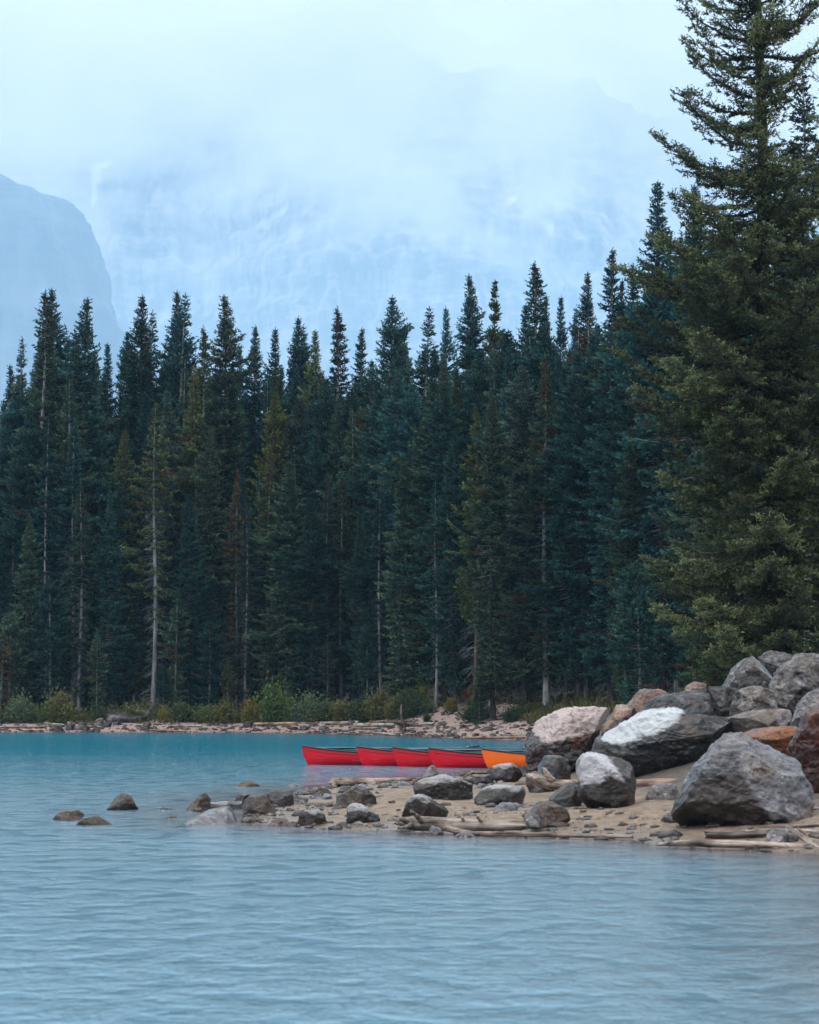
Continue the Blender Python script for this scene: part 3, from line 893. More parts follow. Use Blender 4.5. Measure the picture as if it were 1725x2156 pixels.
# ------------------------------------------------------------------ the big near spruce on the right
def big_spruce():
    rg = np.random.default_rng(5)
    Y = 55.0
    base = P(1622, 1430, Y)
    bx = base[0]
    zb = float(hgt(bx, Y)[0])
    H = 21.5
    root = bpy.data.objects.new('spruce_tree', None)
    COL.objects.link(root)
    root.location = (bx, Y, zb)
    tz = np.linspace(-.5, H, 40)
    wx = lambda z: -.10 * sstep(2, 18, z) + .05 * np.sin(z * .6)
    tp = np.c_[wx(tz), .06 * np.cos(tz * .5), tz]
    tr = .22 * np.clip(1 - tz / H, 0, 1) ** .75 + .015
    tk = Acc()
    tk.add(*tube(tp, tr, 14))
    wood, PP, DD, LL, TT, BB = Acc(), [], [], [], [], []
    s0 = pxm(Y)
    # bough length on the left, read along the trunk (z above the foot, metres)
    def zz_of(v):
        return P(1610, v, Y)[2] - zb
    Lt = [(1450, 2.6), (1400, 2.7), (1300, 3.0), (1200, 3.05), (1100, 2.9), (1000, 2.75), (900, 2.95), (800, 3.35), (720, 3.4), (640, 3.1), (560, 3.3), (480, 2.5), (430, 1.9), (380, 1.75), (310, 2.3), (270, 1.5), (220, 1.7), (150, 1.5), (60, 2.15), (0, 1.5), (-150, 1.1), (-400, .3)]
    zs = np.array([zz_of(v) for v, _ in Lt])
    ls = np.array([l for _, l in Lt])
    TONE = [0.]
    def shoot(pts, d, f, isb):
        m = len(pts)
        PP.append(pts)
        DD.append(np.repeat(d[None], m, 0) if d.ndim == 1 else d)
        TT.append(np.clip(.08 + .50 * f + np.linspace(0, .30, m) + TONE[0] + rg.normal(size=m) * .10, 0, 1))  # inner needles painted darker, outer ones brighter, as if shaded and lit
        BB.append(np.full(m, isb))
    def bough(z, az, L, pit, dens=1.0):
        tone = rg.normal() * .2
        TONE[0] = tone
        c, s_ = math.cos(az), math.sin(az)
        ns = max(4, int(L / .22))
        s = np.linspace(0, 1, ns + 1)
        t = z / H
        up = (.22 + .25 * t) * L
        sag = -.10 * L * (1 - t)
        rr = L * s * math.cos(pit)
        z_ = z + L * s * math.sin(pit) + up * (s ** 2.2 - .5 * s) + sag * np.sin(s * math.pi)
        bend = rg.normal() * .12 * L
        ax = np.stack([wx(z) + rr * c - s_ * bend * s ** 2, rr * s_ + c * bend * s ** 2, z_], 1)
        ax[1:] += rg.normal(size=(ns, 3)) * .02
        wood.add(*tube(ax, np.linspace(.02 + .012 * L, .006, ns + 1), 5))
        ad = unit(np.gradient(ax, axis=0))
        side = np.array([-s_, c, 0])
        q = L * (.10 if t > .62 else .14)
        while q < L:
            f = q / L
            k = min(ns - 1, int(f * ns))
            fr = f * ns - k
            p0 = ax[k] * (1 - fr) + ax[k + 1] * fr
            for sg in (-1, 1):
                if rg.uniform() > .93 * dens:
                    continue
                bl = min(.95 if t < .6 else .5, .50 * (1 - f) * L + .18) * rg.uniform(.45, 1.15)
                bd = unit(ad[k] * rg.uniform(.55, .9) + side * sg * rg.uniform(.5, 1.0) + np.array([0, 0, -.28 * (1 - t) + .12 * rg.normal()]))
                mm = max(3, int(bl / .12))
                ss = np.linspace(0, 1, mm)
                bp = p0 + bd * (bl * ss)[:, None]
                bp[:, 2] += bl * (-.22 * ss + .26 * ss ** 2.5)
                wood.add(*tube(bp[[0, mm // 2, mm - 1]], [.011, .008, .004], 3))
                bdir = unit(np.gradient(bp, axis=0))
                isb = .55 * float(rg.uniform() < .012)
                # short needle shoots off the branchlet
                bside = unit(np.cross(bdir, np.array([0, 0, 1.0])))
                for i in range(mm):
                    for sg2 in (-1, 1, 0):
                        if sg2 == 0 and rg.uniform() < .45:
                            continue
                        sl = rg.uniform(.07, .17) * (1.1 - .35 * ss[i])
                        sdv = unit(bdir[i] * .8 + bside[i] * sg2 * rg.uniform(.5, .95) + np.array([0, 0, rg.uniform(-.05, .45) if sg2 == 0 else rg.uniform(-.2, .3)]))
                        n_ = 4
                        o = np.linspace(.01, sl, n_)
                        pts = bp[i] + sdv * o[:, None]
                        pts[:, 2] += .5 * o ** 2 / sl
                        shoot(pts, sdv, .45 * f + .55 * ss[i], isb)
                shoot(bp[-1] + bdir[-1] * np.linspace(0, .10, 5)[:, None], unit(bdir[-1] + np.array([0, 0, .3])), 1.0, isb)
            q += rg.uniform(.12, .20)
        shoot(ax[-1] + ad[-1] * np.linspace(-.1, .16, 8)[:, None], unit(ad[-1] + np.array([0, 0, .2])), 1.0, 0.)
    z = 1.1
    while z < H - .3:
        t = z / H
        nb = rg.integers(4, 6)
        a0 = rg.uniform(0, 6.28)
        L0 = np.interp(z, zs, ls)
        for b in range(nb):
            az = a0 + b * 6.28 / nb + rg.normal() * .2
            L = L0 * (rg.uniform(.55, 1.02) if t < .58 else rg.uniform(.25, 1.18)) * (1.0 if math.cos(az) < .2 else 1.1)
            pit = -.30 + .55 * t + rg.normal() * .10
            if t > .58 and rg.uniform() < .22:
                continue
            # boughs on the far side are seen only through gaps: fewer branchlets there
            bough(z, az, L, pit, (1.0 if math.sin(az) < .35 else .5) * (1 if t < .58 else .85))
        for _ in range(2):          # short inner boughs that veil the stem
            bough(z + rg.uniform(0, .3), -math.pi / 2 + rg.normal() * .7, rg.uniform(.5, 1.0), rg.normal() * .2, .8)
        z += rg.uniform(.25, .38) if t < .58 else rg.uniform(.30, .50)
    # outstanding boughs seen against the sky and the forest
    for v, L, pit, az in [(60, 2.15, .32, 3.3), (110, 1.75, .15, 3.0), (180, 1.8, .42, 3.2), (235, 1.7, .1, 3.05), (325, 2.45, .12, 3.25), (345, 2.0, .02, 3.4), (575, 3.35, .03, 3.2), (590, 2.9, .0, 3.4), (770, 3.4, .05, 3.1), (700, 3.2, .0, 3.3), (150, 1.5, .5, .1), (60, 1.4, .45, -.1)]:
        bough(zz_of(v + 30), az, L, pit)
    PP, DD, TT, BB = map(np.concatenate, (PP, DD, TT, BB))
    m = len(PP)
    d = unit(DD + rg.normal(size=DD.shape) * .75)
    V, F = tufts(PP, d, rg.uniform(.055, .095, m), np.full(m, .013), rg, 3)
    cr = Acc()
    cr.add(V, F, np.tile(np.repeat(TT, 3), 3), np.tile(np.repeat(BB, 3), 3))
    print('big spruce quads', len(F), 'wood', sum(len(f) for f in wood.F))
    link('trunk', tk.mesh('big_trunk', BARK_DARK, True, False), root)
    b = link('branches', wood.mesh('big_branches', BARK_DARK, False, False), root)
    b['kind'] = 'stuff'
    c = link('crown', cr.mesh('big_crown', NEEDLE), root)
    c.color = (0.072, 0.088, 0.054, 1)
    tag(root, 'huge near spruce rising past the top of the frame behind the boulders', 'tree')
    return root
big = big_spruce()
# a second near spruce, mostly outside the frame, whose boughs close the right edge
def second_spruce():
    p = P(1790, 700, 58)
    zb = float(hgt(p[0], 58.0)[0])
    r = bpy.data.objects.new('spruce_tree', None)
    COL.objects.link(r)
    r.location = (p[0], 58.0, zb)
    r.scale = (.85, .85, .80)
    r.rotation_euler = (0, 0, 2.1)
    for ch in big.children:
        c = ch.copy()
        COL.objects.link(c)
        c.parent = r
        c.color = (0.058, 0.078, 0.050, 1)
    tag(r, 'near spruce closing the right frame edge beside the huge one', 'tree')
    r2 = bpy.data.objects.new('spruce_tree', None)
    COL.objects.link(r2)
    q = P(1545, 700, 66)
    r2.location = (q[0], 66.0, float(hgt(q[0], 66.0)[0]) - .3)
    r2.scale = (.70, .70, .66)
    r2.rotation_euler = (0, 0, 4.0)
    for ch in big.children:
        c = ch.copy()
        COL.objects.link(c)
        c.parent = r2
        c.color = (0.052, 0.074, 0.052, 1)
    tag(r2, 'shorter near spruce filling the left flank behind the huge one', 'tree')
second_spruce()

# ================================================================== rocks
def rock_material(name, base, dark, light, rust=None, rust_amt=0.0, scale=1.0, rough=.55, patch=None, lichen=.0, spec=.45, band=(1, 1, 1.3), sharp=.5):
    dark = tuple(x * .7 for x in dark)
    light = tuple(min(.85, x * 1.15) for x in light)
    """wet mountain stone: mottled minerals, veins, pale lichen spots, rust stain"""
    r = NT(name)
    co = r.coord('Object')
    rot = r.mapping(co, (scale, scale, scale), (R(28), R(-22), R(15)))
    n1 = r.noise(1.6, 6, .62, rot, .5)
    n2 = r.noise(1.0, 6, .68, r.mapping(rot, (3.0 * band[0], 3.0 * band[1], 3.4 * band[2])), 1.1)
    n3 = r.noise(22, 3, .7, rot)
    c = r.ramp(r.mix(sharp, n1, n2), [(0.41, dark), (0.47, tuple(.5 * (a + b) for a, b in zip(dark, base))), (0.52, base), (0.60, light)])
    if rust is not None:
        n4 = r.noise(1.1, 5, .6, r.mapping(co, (scale, scale, scale), (0, 0, 0), (4.1, 2.2, 7.7)))
        c = r.mix(r.n('ShaderNodeClamp', {'Value': r.mr(n4, .60 - .25 * rust_amt, .72 - .2 * rust_amt)}).outputs[0], c, rust)
    c = r.mix(r.mr(n3, .30, .75, .0, .42), c, (0.03, 0.03, 0.035))
    if lichen > 0:
        vo = r.n('ShaderNodeTexVoronoi', {'Scale': 9 * scale, 'Vector': rot, 'Randomness': 1.0})
        vr = r.math('MULTIPLY', r.mr(vo.outputs['Distance'], .10 + .1 * lichen, .02 + .08 * lichen), r.mr(n1, .42, .52))
        c = r.mix(r.n('ShaderNodeClamp', {'Value': vr}).outputs[0], c, (0.55, 0.55, 0.50))
    oi = r.n('ShaderNodeObjectInfo')
    c = r.mix(1.0, c, oi.outputs['Color'], 'MULTIPLY')
    c = r.mix(1.0, c, r.ramp(r.attr('tone'), [(0, (.8, .8, .8)), (1, (1.2, 1.2, 1.2))]), 'MULTIPLY')
    ck = r.n('ShaderNodeTexVoronoi', {'Scale': 1.5 * scale, 'Vector': r.n('ShaderNodeVectorMath', {0: rot, 1: r.n('ShaderNodeVectorMath', {0: r.noise(2.5, 4, .6, rot, 0, 1), 'Scale': .9}, operation='SCALE').outputs[0]}, operation='ADD').outputs[0]}, feature='DISTANCE_TO_EDGE')
    crk = r.n('ShaderNodeClamp', {'Value': r.mr(ck.outputs['Distance'], 0, .012)}).outputs[0]
    crk = r.math('MAXIMUM', crk, r.n('ShaderNodeClamp', {'Value': r.mr(n1, .47, .55, 1, 0)}).outputs[0])
    c = r.mix(crk, r.mix(.45, c, (0.012, 0.012, 0.014)), c)
    c = r.mix(1.0, c, (.36, .335, .335), 'MULTIPLY')
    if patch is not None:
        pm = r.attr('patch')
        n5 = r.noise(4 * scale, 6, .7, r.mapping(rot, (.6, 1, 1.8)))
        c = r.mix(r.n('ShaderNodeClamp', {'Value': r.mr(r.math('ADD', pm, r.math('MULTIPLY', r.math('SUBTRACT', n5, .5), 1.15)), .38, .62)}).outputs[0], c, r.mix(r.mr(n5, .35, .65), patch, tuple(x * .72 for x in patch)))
    bn = r.bump(r.math('ADD', r.mix(.4, n2, n3), r.math('MULTIPLY', crk, .35)), 1.0, .07)
    r.principled(c, r.mr(n1, .35, .65, rough - .1, rough + .2), spec * .3, bn, **{'Coat Weight': r.mr(n1, .38, .62, .65, .2), 'Coat Roughness': .2, 'Coat IOR': 1.5, 'Coat Normal': r.bump(n2, .35, .05)})
    return r.m
ROCK = {
    'grey': rock_material('stone_grey', (0.15, 0.145, 0.15), (0.055, 0.052, 0.058), (0.33, 0.32, 0.32), (0.16, 0.11, 0.09), .2),
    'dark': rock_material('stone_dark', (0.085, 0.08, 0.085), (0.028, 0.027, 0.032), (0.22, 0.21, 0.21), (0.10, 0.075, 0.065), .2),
    'brown': rock_material('stone_brown', (0.15, 0.122, 0.112), (0.05, 0.042, 0.042), (0.34, 0.30, 0.28), (0.22, 0.15, 0.09), .3),
    'pale': rock_material('stone_pale', (0.50, 0.50, 0.53), (0.22, 0.22, 0.25), (0.78, 0.78, 0.80), None),
    'blue': rock_material('stone_blue', (0.14, 0.17, 0.20), (0.045, 0.055, 0.07), (0.34, 0.37, 0.40), (0.22, 0.13, 0.08), .25, lichen=.3),
    'pink': rock_material('stone_pink', (0.62, 0.40, 0.33), (0.33, 0.19, 0.16), (0.80, 0.62, 0.54), (0.36, 0.19, 0.11), .3),
    'speck': rock_material('stone_speckled', (0.46, 0.45, 0.455), (0.08, 0.078, 0.085), (0.84, 0.82, 0.80), (0.30, 0.23, 0.17), .2, 1.6, lichen=.2, sharp=.65),
    'tan': rock_material('stone_tan', (0.46, 0.41, 0.37), (0.20, 0.17, 0.16), (0.70, 0.65, 0.61), (0.33, 0.25, 0.19), .3, 1.3),
    'red': rock_material('stone_red', (0.13, 0.042, 0.036), (0.035, 0.018, 0.020), (0.27, 0.15, 0.16), (0.20, 0.055, 0.025), .5, rough=.34, spec=.6),
    'orange': rock_material('stone_orange', (0.50, 0.34, 0.25), (0.20, 0.15, 0.14), (0.72, 0.58, 0.50), (0.62, 0.25, 0.09), .8),
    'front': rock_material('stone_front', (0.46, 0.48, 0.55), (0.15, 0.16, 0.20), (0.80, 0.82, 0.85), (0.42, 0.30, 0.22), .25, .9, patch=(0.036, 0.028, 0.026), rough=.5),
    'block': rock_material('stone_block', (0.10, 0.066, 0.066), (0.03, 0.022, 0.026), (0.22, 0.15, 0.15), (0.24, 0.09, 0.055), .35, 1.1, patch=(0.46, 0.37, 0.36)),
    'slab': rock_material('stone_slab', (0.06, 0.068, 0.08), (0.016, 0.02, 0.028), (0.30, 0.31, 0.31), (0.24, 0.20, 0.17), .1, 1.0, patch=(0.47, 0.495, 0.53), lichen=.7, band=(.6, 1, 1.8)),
    'wedge': rock_material('stone_wedge', (0.10, 0.115, 0.13), (0.035, 0.04, 0.05), (0.25, 0.26, 0.27), (0.25, 0.14, 0.09), .5, patch=(0.27, 0.165, 0.12)),
    'round': rock_material('stone_round', (0.085, 0.075, 0.075), (0.028, 0.025, 0.028), (0.19, 0.17, 0.165), (0.20, 0.10, 0.065), .3, 1.2, patch=(0.44, 0.43, 0.47), rough=.48),
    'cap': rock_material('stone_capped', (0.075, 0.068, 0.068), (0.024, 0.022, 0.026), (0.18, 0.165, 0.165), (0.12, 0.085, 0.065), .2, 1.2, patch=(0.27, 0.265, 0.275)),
}
def poly_radius(poly, ang):
    """distance from the origin to the outline of a polygon in direction ang"""
    n = len(poly)
    c, s = np.cos(ang), np.sin(ang)
    best = np.zeros_like(ang)
    for i in range(n):
        ax, az = poly[i]
        bx, bz = poly[(i + 1) % n]
        ex, ez = bx - ax, bz - az
        den = c * ez - s * ex
        with np.errstate(divide='ignore', invalid='ignore'):
            t = (ax * ez - az * ex) / den
            q = (ax * s - az * c) / den
        ok = (t > 0) & (q >= -1e-6) & (q <= 1 + 1e-6) & np.isfinite(t)
        best = np.where(ok, np.maximum(best, t), best)
    m = best > 0
    if not m.all():
        best[~m] = best[m].mean()
    return best
ICO = {}
def ico(sub):
    if sub not in ICO:
        bm = bmesh.new()
        bmesh.ops.create_icosphere(bm, subdivisions=sub, radius=1)
        V = np.array([v.co[:] for v in bm.verts])
        F = np.array([[v.index for v in f.verts] for f in bm.faces])
        bm.free()
        ICO[sub] = (V, F)
    return ICO[sub]
def rock_shape(outline, depth, seed, sub=5, n=2.6, rough=.05, cuts=5, cut_at=.70, crack=.0):
    """a solid stone whose broad side follows an outline (x, z about its middle); depth = half thickness (front, back)"""
    rg = np.random.default_rng(seed)
    D, F = ico(sub)
    ang = np.arctan2(D[:, 2], D[:, 0])
    R_ = poly_radius(outline, ang)
    # soften the outline a little along the angle
    c = np.hypot(D[:, 0], D[:, 2])
    dep = np.where(D[:, 1] < 0, depth[0], depth[1])
    r = ((c / R_) ** n + (np.abs(D[:, 1]) / dep) ** n) ** (-1 / n)
    V = D * r[:, None]
    size = float(np.mean(R_))
    for k in range(cuts + (3 if cuts > 1 else 0)):                     # broken faces towards front and top
        nn = rg.normal(size=3)
        nn[1] = -abs(nn[1]) - .35
        nn[2] = nn[2] * .8 + .15
        nn /= np.linalg.norm(nn)
        ext = (V @ nn).max()
        d = ext * rg.uniform(cut_at, cut_at + .13)
        over = np.maximum(V @ nn - d, 0)
        V = V - nn * over[:, None]
    if cuts > 1 and sub < 7:                  # most have a flattish weathered top
        nn = np.array([rg.normal() * .22, -.12 + rg.normal() * .12, 1.0])
        nn /= np.linalg.norm(nn)
        ext = (V @ nn).max()
        zm = V[:, 2].max()
        V = V - nn * (np.maximum(V @ nn - ext * rg.uniform(.72, .86), 0) * .93)[:, None]
        V[:, 2] *= np.where(V[:, 2] > 0, zm / max(V[:, 2].max(), 1e-3), 1)
    nrm = unit(D + 1e-6)
    a = fbm(V[:, 0] * 1.6 / size, V[:, 1] * 1.6 / size, V[:, 2] * 1.6 / size, seed=seed, octaves=5)
    rid = 1 - np.abs(fbm(V[:, 0] * 2.6 / size + 9, V[:, 1] * 2.6 / size, V[:, 2] * 3.4 / size, seed=seed + 5, octaves=4))
    fine = fbm(V[:, 0] * 7 / size, V[:, 1] * 7 / size, V[:, 2] * 9 / size, seed=seed + 11, octaves=4)
    led = fbm(V[:, 0] * 1.1 / size + 5, V[:, 1] * 1.1 / size, V[:, 2] * 2.6 / size, seed=seed + 17, octaves=3)
    led = np.floor(led * 3.2) / 3.2 + sstep(.7, 1, led * 3.2 - np.floor(led * 3.2)) / 3.2      # stepped fracture ledges
    V = V + nrm * (size * (rough * .55 * a + rough * .55 * (rid - .6) + rough * .6 * fine + rough * 1.0 * led))[:, None]
    tone = .5 + .5 * a
    return V, F, tone
LUMP = {}
def rock(poly_uv, Y, mat, label, seed=None, depth=None, group=None, sub=None, n=2.9, rough=.06, cuts=5, patch=None, tint=(1, 1, 1), name='boulder', sink=None, cat='boulder'):
    if sink is None:
        sink = (.12 if Y > 37 and max(v for _, v in poly_uv) < 1600 else .08)
    """poly_uv: outline as the photograph shows it; Y: its distance"""
    pts = np.array([P(u, v, Y) for u, v in poly_uv])
    x0, x1 = pts[:, 0].min(), pts[:, 0].max()
    z0, z1 = pts[:, 2].min() - sink, pts[:, 2].max()
    cx, cz = .5 * (x0 + x1), .5 * (z0 + z1)
    out = [(p[0] - cx, p[2] - cz) for p in pts]
    if sink:
        lo = min(o[1] for o in out)
        out = [(a, b - sink if b < lo + .35 * (z1 - z0) else b) for a, b in out]
    wdt = x1 - x0
    if depth is None:
        depth = (wdt * .34, wdt * .42)
    seed = seed or int(abs(poly_uv[0][0] * 7 + poly_uv[0][1] * 13)) % 9973
    if sub is None:
        sub = 6 if wdt > .9 else (5 if wdt > .35 else 4)
    V, F, tone = rock_shape(out, depth, seed, sub, n, rough, cuts)
    at = {'tone': tone}
    pm = np.zeros(len(V))
    if patch is not None:
        pp = np.array([P(u, v, Y) for u, v in patch])
        q = [(p[0] - cx, p[2] - cz) for p in pp]
        # signed distance inside the patch outline, in the stone's own frame
        x, z = V[:, 0], V[:, 2]
        d2 = np.full(len(V), 1e9)
        ins = np.zeros(len(V), bool)
        for i in range(len(q)):
            a, b = np.array(q[i]), np.array(q[(i + 1) % len(q)])
            ab = b - a
            t = np.clip(((x - a[0]) * ab[0] + (z - a[1]) * ab[1]) / (ab @ ab), 0, 1)
            d2 = np.minimum(d2, (x - a[0] - t * ab[0]) ** 2 + (z - a[1] - t * ab[1]) ** 2)
            cc = (a[1] > z) != (b[1] > z)
            with np.errstate(divide='ignore', invalid='ignore'):
                xi = (b[0] - a[0]) * (z - a[1]) / (b[1] - a[1]) + a[0]
            ins ^= cc & (x < xi)
        sdp = np.sqrt(d2) * np.where(ins, 1, -1)
        pm = np.clip(.5 + sdp / .22, 0, 1)
    if mat == 'cap':                          # pale dust and sky sheen painted over the crown of the stone
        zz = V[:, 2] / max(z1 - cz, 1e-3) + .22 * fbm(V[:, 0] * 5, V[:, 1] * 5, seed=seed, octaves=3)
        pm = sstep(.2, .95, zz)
    at['patch'] = pm
    me = mesh_np(name, V, F, ROCK[mat], at, True)
    o = link(name, me, None, (cx, Y, cz))
    o.color = (*tint, 1)
    tag(o, label, cat, group)
    return o
def Z1(*p): return [(1090.2 + x * .184, 1449 + y * .184) for x, y in p]
def Z2(*p): return [(1380 + x * .2, 1352.4 + y * .2) for x, y in p]
def Z3(*p): return [(1380 + x * .2, 1518 + y * .2) for x, y in p]
def Z4(*p): return [(828 + x * .24, 1587 + y * .24) for x, y in p]
def Z5(*p): return [(331.2 + x * .304, 1621.5 + y * .304) for x, y in p]
def Z6(*p): return [(x * .32, 1462.8 + y * .32) for x, y in p]
def Z7(*p): return [(538.2 + x * .344, 1345.5 + y * .344) for x, y in p]

PILE = 'boulders piled on the bank'
# --- the boulder pile
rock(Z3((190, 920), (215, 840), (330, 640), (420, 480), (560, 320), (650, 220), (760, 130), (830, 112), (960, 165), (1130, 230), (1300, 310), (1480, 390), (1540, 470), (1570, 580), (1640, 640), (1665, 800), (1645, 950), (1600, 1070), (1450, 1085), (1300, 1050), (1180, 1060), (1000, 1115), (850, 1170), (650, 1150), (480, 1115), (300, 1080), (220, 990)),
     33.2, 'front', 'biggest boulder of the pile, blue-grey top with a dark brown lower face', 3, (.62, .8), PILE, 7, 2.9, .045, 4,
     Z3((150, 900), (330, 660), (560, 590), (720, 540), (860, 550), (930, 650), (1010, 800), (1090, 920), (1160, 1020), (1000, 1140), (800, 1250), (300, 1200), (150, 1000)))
rock(Z3((1400, 340), (1440, 220), (1490, 100), (1530, 40), (1560, -60), (1640, -130), (1760, -180), (1950, -150), (2060, 100), (2060, 600), (1900, 850), (1660, 830), (1560, 560), (1480, 400)),
     35.6, 'red', 'glossy dark red boulder cut by the right frame edge', 8, (.5, .6), PILE, 6, 3.0, .07, 6)
rock(Z1((668, 930), (690, 870), (760, 790), (860, 740), (950, 760), (1080, 800), (1220, 860), (1310, 910), (1360, 1000), (1388, 1130), (1380, 1280), (1340, 1360), (1200, 1370), (1000, 1405), (880, 1395), (780, 1290), (700, 1180), (688, 1060)),
     36.3, 'round', 'rounded dark boulder with a pale rusty cap in front of the white-topped slab', 14, (.34, .42), PILE, 6, 2.4, .035, 3,
     Z1((640, 960), (740, 760), (900, 700), (1020, 770), (1150, 960), (1190, 1060), (1050, 1000), (900, 1080), (720, 1090), (660, 1020)))
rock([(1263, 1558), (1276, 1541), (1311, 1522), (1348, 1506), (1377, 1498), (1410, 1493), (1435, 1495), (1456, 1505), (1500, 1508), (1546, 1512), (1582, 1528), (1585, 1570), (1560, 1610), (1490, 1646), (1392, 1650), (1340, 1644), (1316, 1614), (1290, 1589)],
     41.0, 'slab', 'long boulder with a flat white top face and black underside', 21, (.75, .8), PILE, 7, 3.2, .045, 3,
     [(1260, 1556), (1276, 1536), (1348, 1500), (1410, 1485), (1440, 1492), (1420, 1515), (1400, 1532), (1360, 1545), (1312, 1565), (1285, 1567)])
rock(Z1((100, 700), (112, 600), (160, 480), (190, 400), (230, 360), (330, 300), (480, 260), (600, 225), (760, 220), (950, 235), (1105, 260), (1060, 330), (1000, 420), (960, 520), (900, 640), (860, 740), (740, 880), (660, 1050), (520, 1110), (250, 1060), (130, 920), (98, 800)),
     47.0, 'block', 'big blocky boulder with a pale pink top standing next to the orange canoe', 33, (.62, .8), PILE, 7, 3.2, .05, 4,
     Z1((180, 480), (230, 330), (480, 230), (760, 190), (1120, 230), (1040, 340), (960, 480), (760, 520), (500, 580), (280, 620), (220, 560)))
rock(Z1((1085, 310), (1140, 210), (1190, 185), (1280, 205), (1395, 290), (1330, 420), (1200, 600), (1060, 640), (970, 560), (960, 450)),
     44.2, 'wedge', 'brown-edged wedge of rock jammed between the pink block and the white-topped slab', 44, (.4, .45), PILE, 6, 3.0, .05, 5,
     Z1((1060, 330), (1140, 190), (1260, 190), (1300, 250), (1150, 330), (1000, 480), (950, 470)))
rock(Z1((848, 730), (880, 600), (950, 540), (1030, 600), (1090, 690), (1140, 810), (1020, 880), (900, 830)), 43.4, 'blue', 'small blue-grey stone under the wedge of rock', 45, (.22, .3), PILE, 5, 2.8, .05, 4)
rock(Z1((1255, 190), (1330, 90), (1400, 20), (1500, 5), (1640, 8), (1700, 50), (1730, 110), (1660, 220), (1480, 330), (1390, 310), (1300, 260)), 47.5, 'pink', 'salmon pink boulder on the bank below the big spruce', 52, (.36, .4), PILE, 6, 2.8, .04, 4)
rock(Z2((-160, 740), (-100, 640), (0, 590), (90, 555), (250, 525), (400, 508), (520, 508), (570, 560), (620, 640), (695, 750), (650, 820), (450, 800), (300, 800), (0, 790)), 43.6, 'blue', 'long blue-grey boulder lying behind the white-topped slab, brown at its end', 61, (.5, .55), PILE, 6, 2.6, .045, 4, tint=(1.15, 1.1, 1.08))
rock(Z2((255, 540), (330, 470), (430, 425), (500, 418), (585, 470), (570, 560), (400, 600)), 45.4, 'pink', 'small pale pink rock peeping over the long blue-grey boulder', 66, (.25, .3), PILE, 5, 2.6, .05, 3, tint=(1.1, 1.15, 1.2))
rock(Z2((560, 520), (680, 470), (800, 478), (885, 490), (870, 580), (830, 700), (800, 800), (690, 810), (610, 660)), 43.2, 'dark', 'dark boulder in the gap below the upper grey one', 71, (.35, .4), PILE, 5, 2.8, .06, 5)
rock(Z2((680, 440), (720, 380), (830, 260), (930, 190), (1050, 138), (1110, 180), (1190, 250), (1245, 330), (1245, 410), (1200, 480), (1080, 500), (990, 500), (900, 500), (790, 490)), 44.6, 'speck', 'tilted speckled grey boulder high on the pile against the spruce', 81, (.42, .5), PILE, 6, 2.8, .04, 3, tint=(1.05, 1.1, 1.12))
rock(Z2((1095, 160), (1160, 100), (1230, 86), (1380, 103), (1500, 160), (1530, 260), (1400, 350), (1250, 350), (1160, 260)), 46.6, 'speck', 'topmost dull grey boulder of the pile', 88, (.42, .5), PILE, 6, 2.5, .05, 3, tint=(.72, .72, .76))
rock(Z2((1225, 450), (1290, 340), (1350, 265), (1450, 220), (1520, 150), (1580, 122), (1650, 160), (1780, 170), (1900, 250), (1960, 400), (1870, 540), (1620, 570), (1460, 670), (1360, 710), (1265, 660), (1218, 560)), 42.6, 'speck', 'large cracked grey boulder at the right of the pile top', 93, (.5, .55), PILE, 6, 2.8, .065, 6)
rock(Z2((785, 670), (830, 560), (900, 500), (980, 488), (1080, 462), (1180, 478), (1230, 495), (1250, 590), (1310, 700), (1200, 730), (1000, 745), (850, 800), (785, 800)), 42.2, 'speck', 'pale streaked boulder in the middle of the pile', 97, (.4, .45), PILE, 6, 2.8, .055, 5, tint=(1.1, 1.06, 1.0))
rock(Z2((760, 800), (900, 750), (1050, 718), (1330, 698), (1405, 720), (1420, 800), (1430, 900), (1280, 930), (1000, 960), (850, 900)), 40.6, 'tan', 'flat-topped tan slab next to the white-topped one', 103, (.6, .55), PILE, 6, 3.4, .03, 2)
rock(Z2((1425, 870), (1440, 770), (1500, 680), (1580, 590), (1680, 488), (1770, 478), (1860, 560), (1920, 700), (1760, 830), (1560, 920), (1480, 930)), 38.6, 'pale', 'light grey boulder leaning at the right frame edge', 111, (.4, .5), PILE, 6, 2.6, .04, 3, tint=(1, .96, .96))
rock(Z2((890, 960), (1050, 908), (1250, 888), (1450, 888), (1505, 920), (1480, 1010), (1430, 1090), (1400, 1170), (1200, 1190), (1000, 1100)), 37.4, 'orange', 'orange-edged flat slab behind the biggest boulder', 117, (.5, .5), PILE, 6, 3.0, .04, 3)
rock(Z2((1285, 820), (1340, 770), (1390, 750), (1420, 800), (1430, 900), (1300, 910)), 39.6, 'speck', 'small grey stone wedged below the flat tan slab', 118, (.2, .2), PILE, 5, 2.8, .05, 3, tint=(.8, .8, .85))

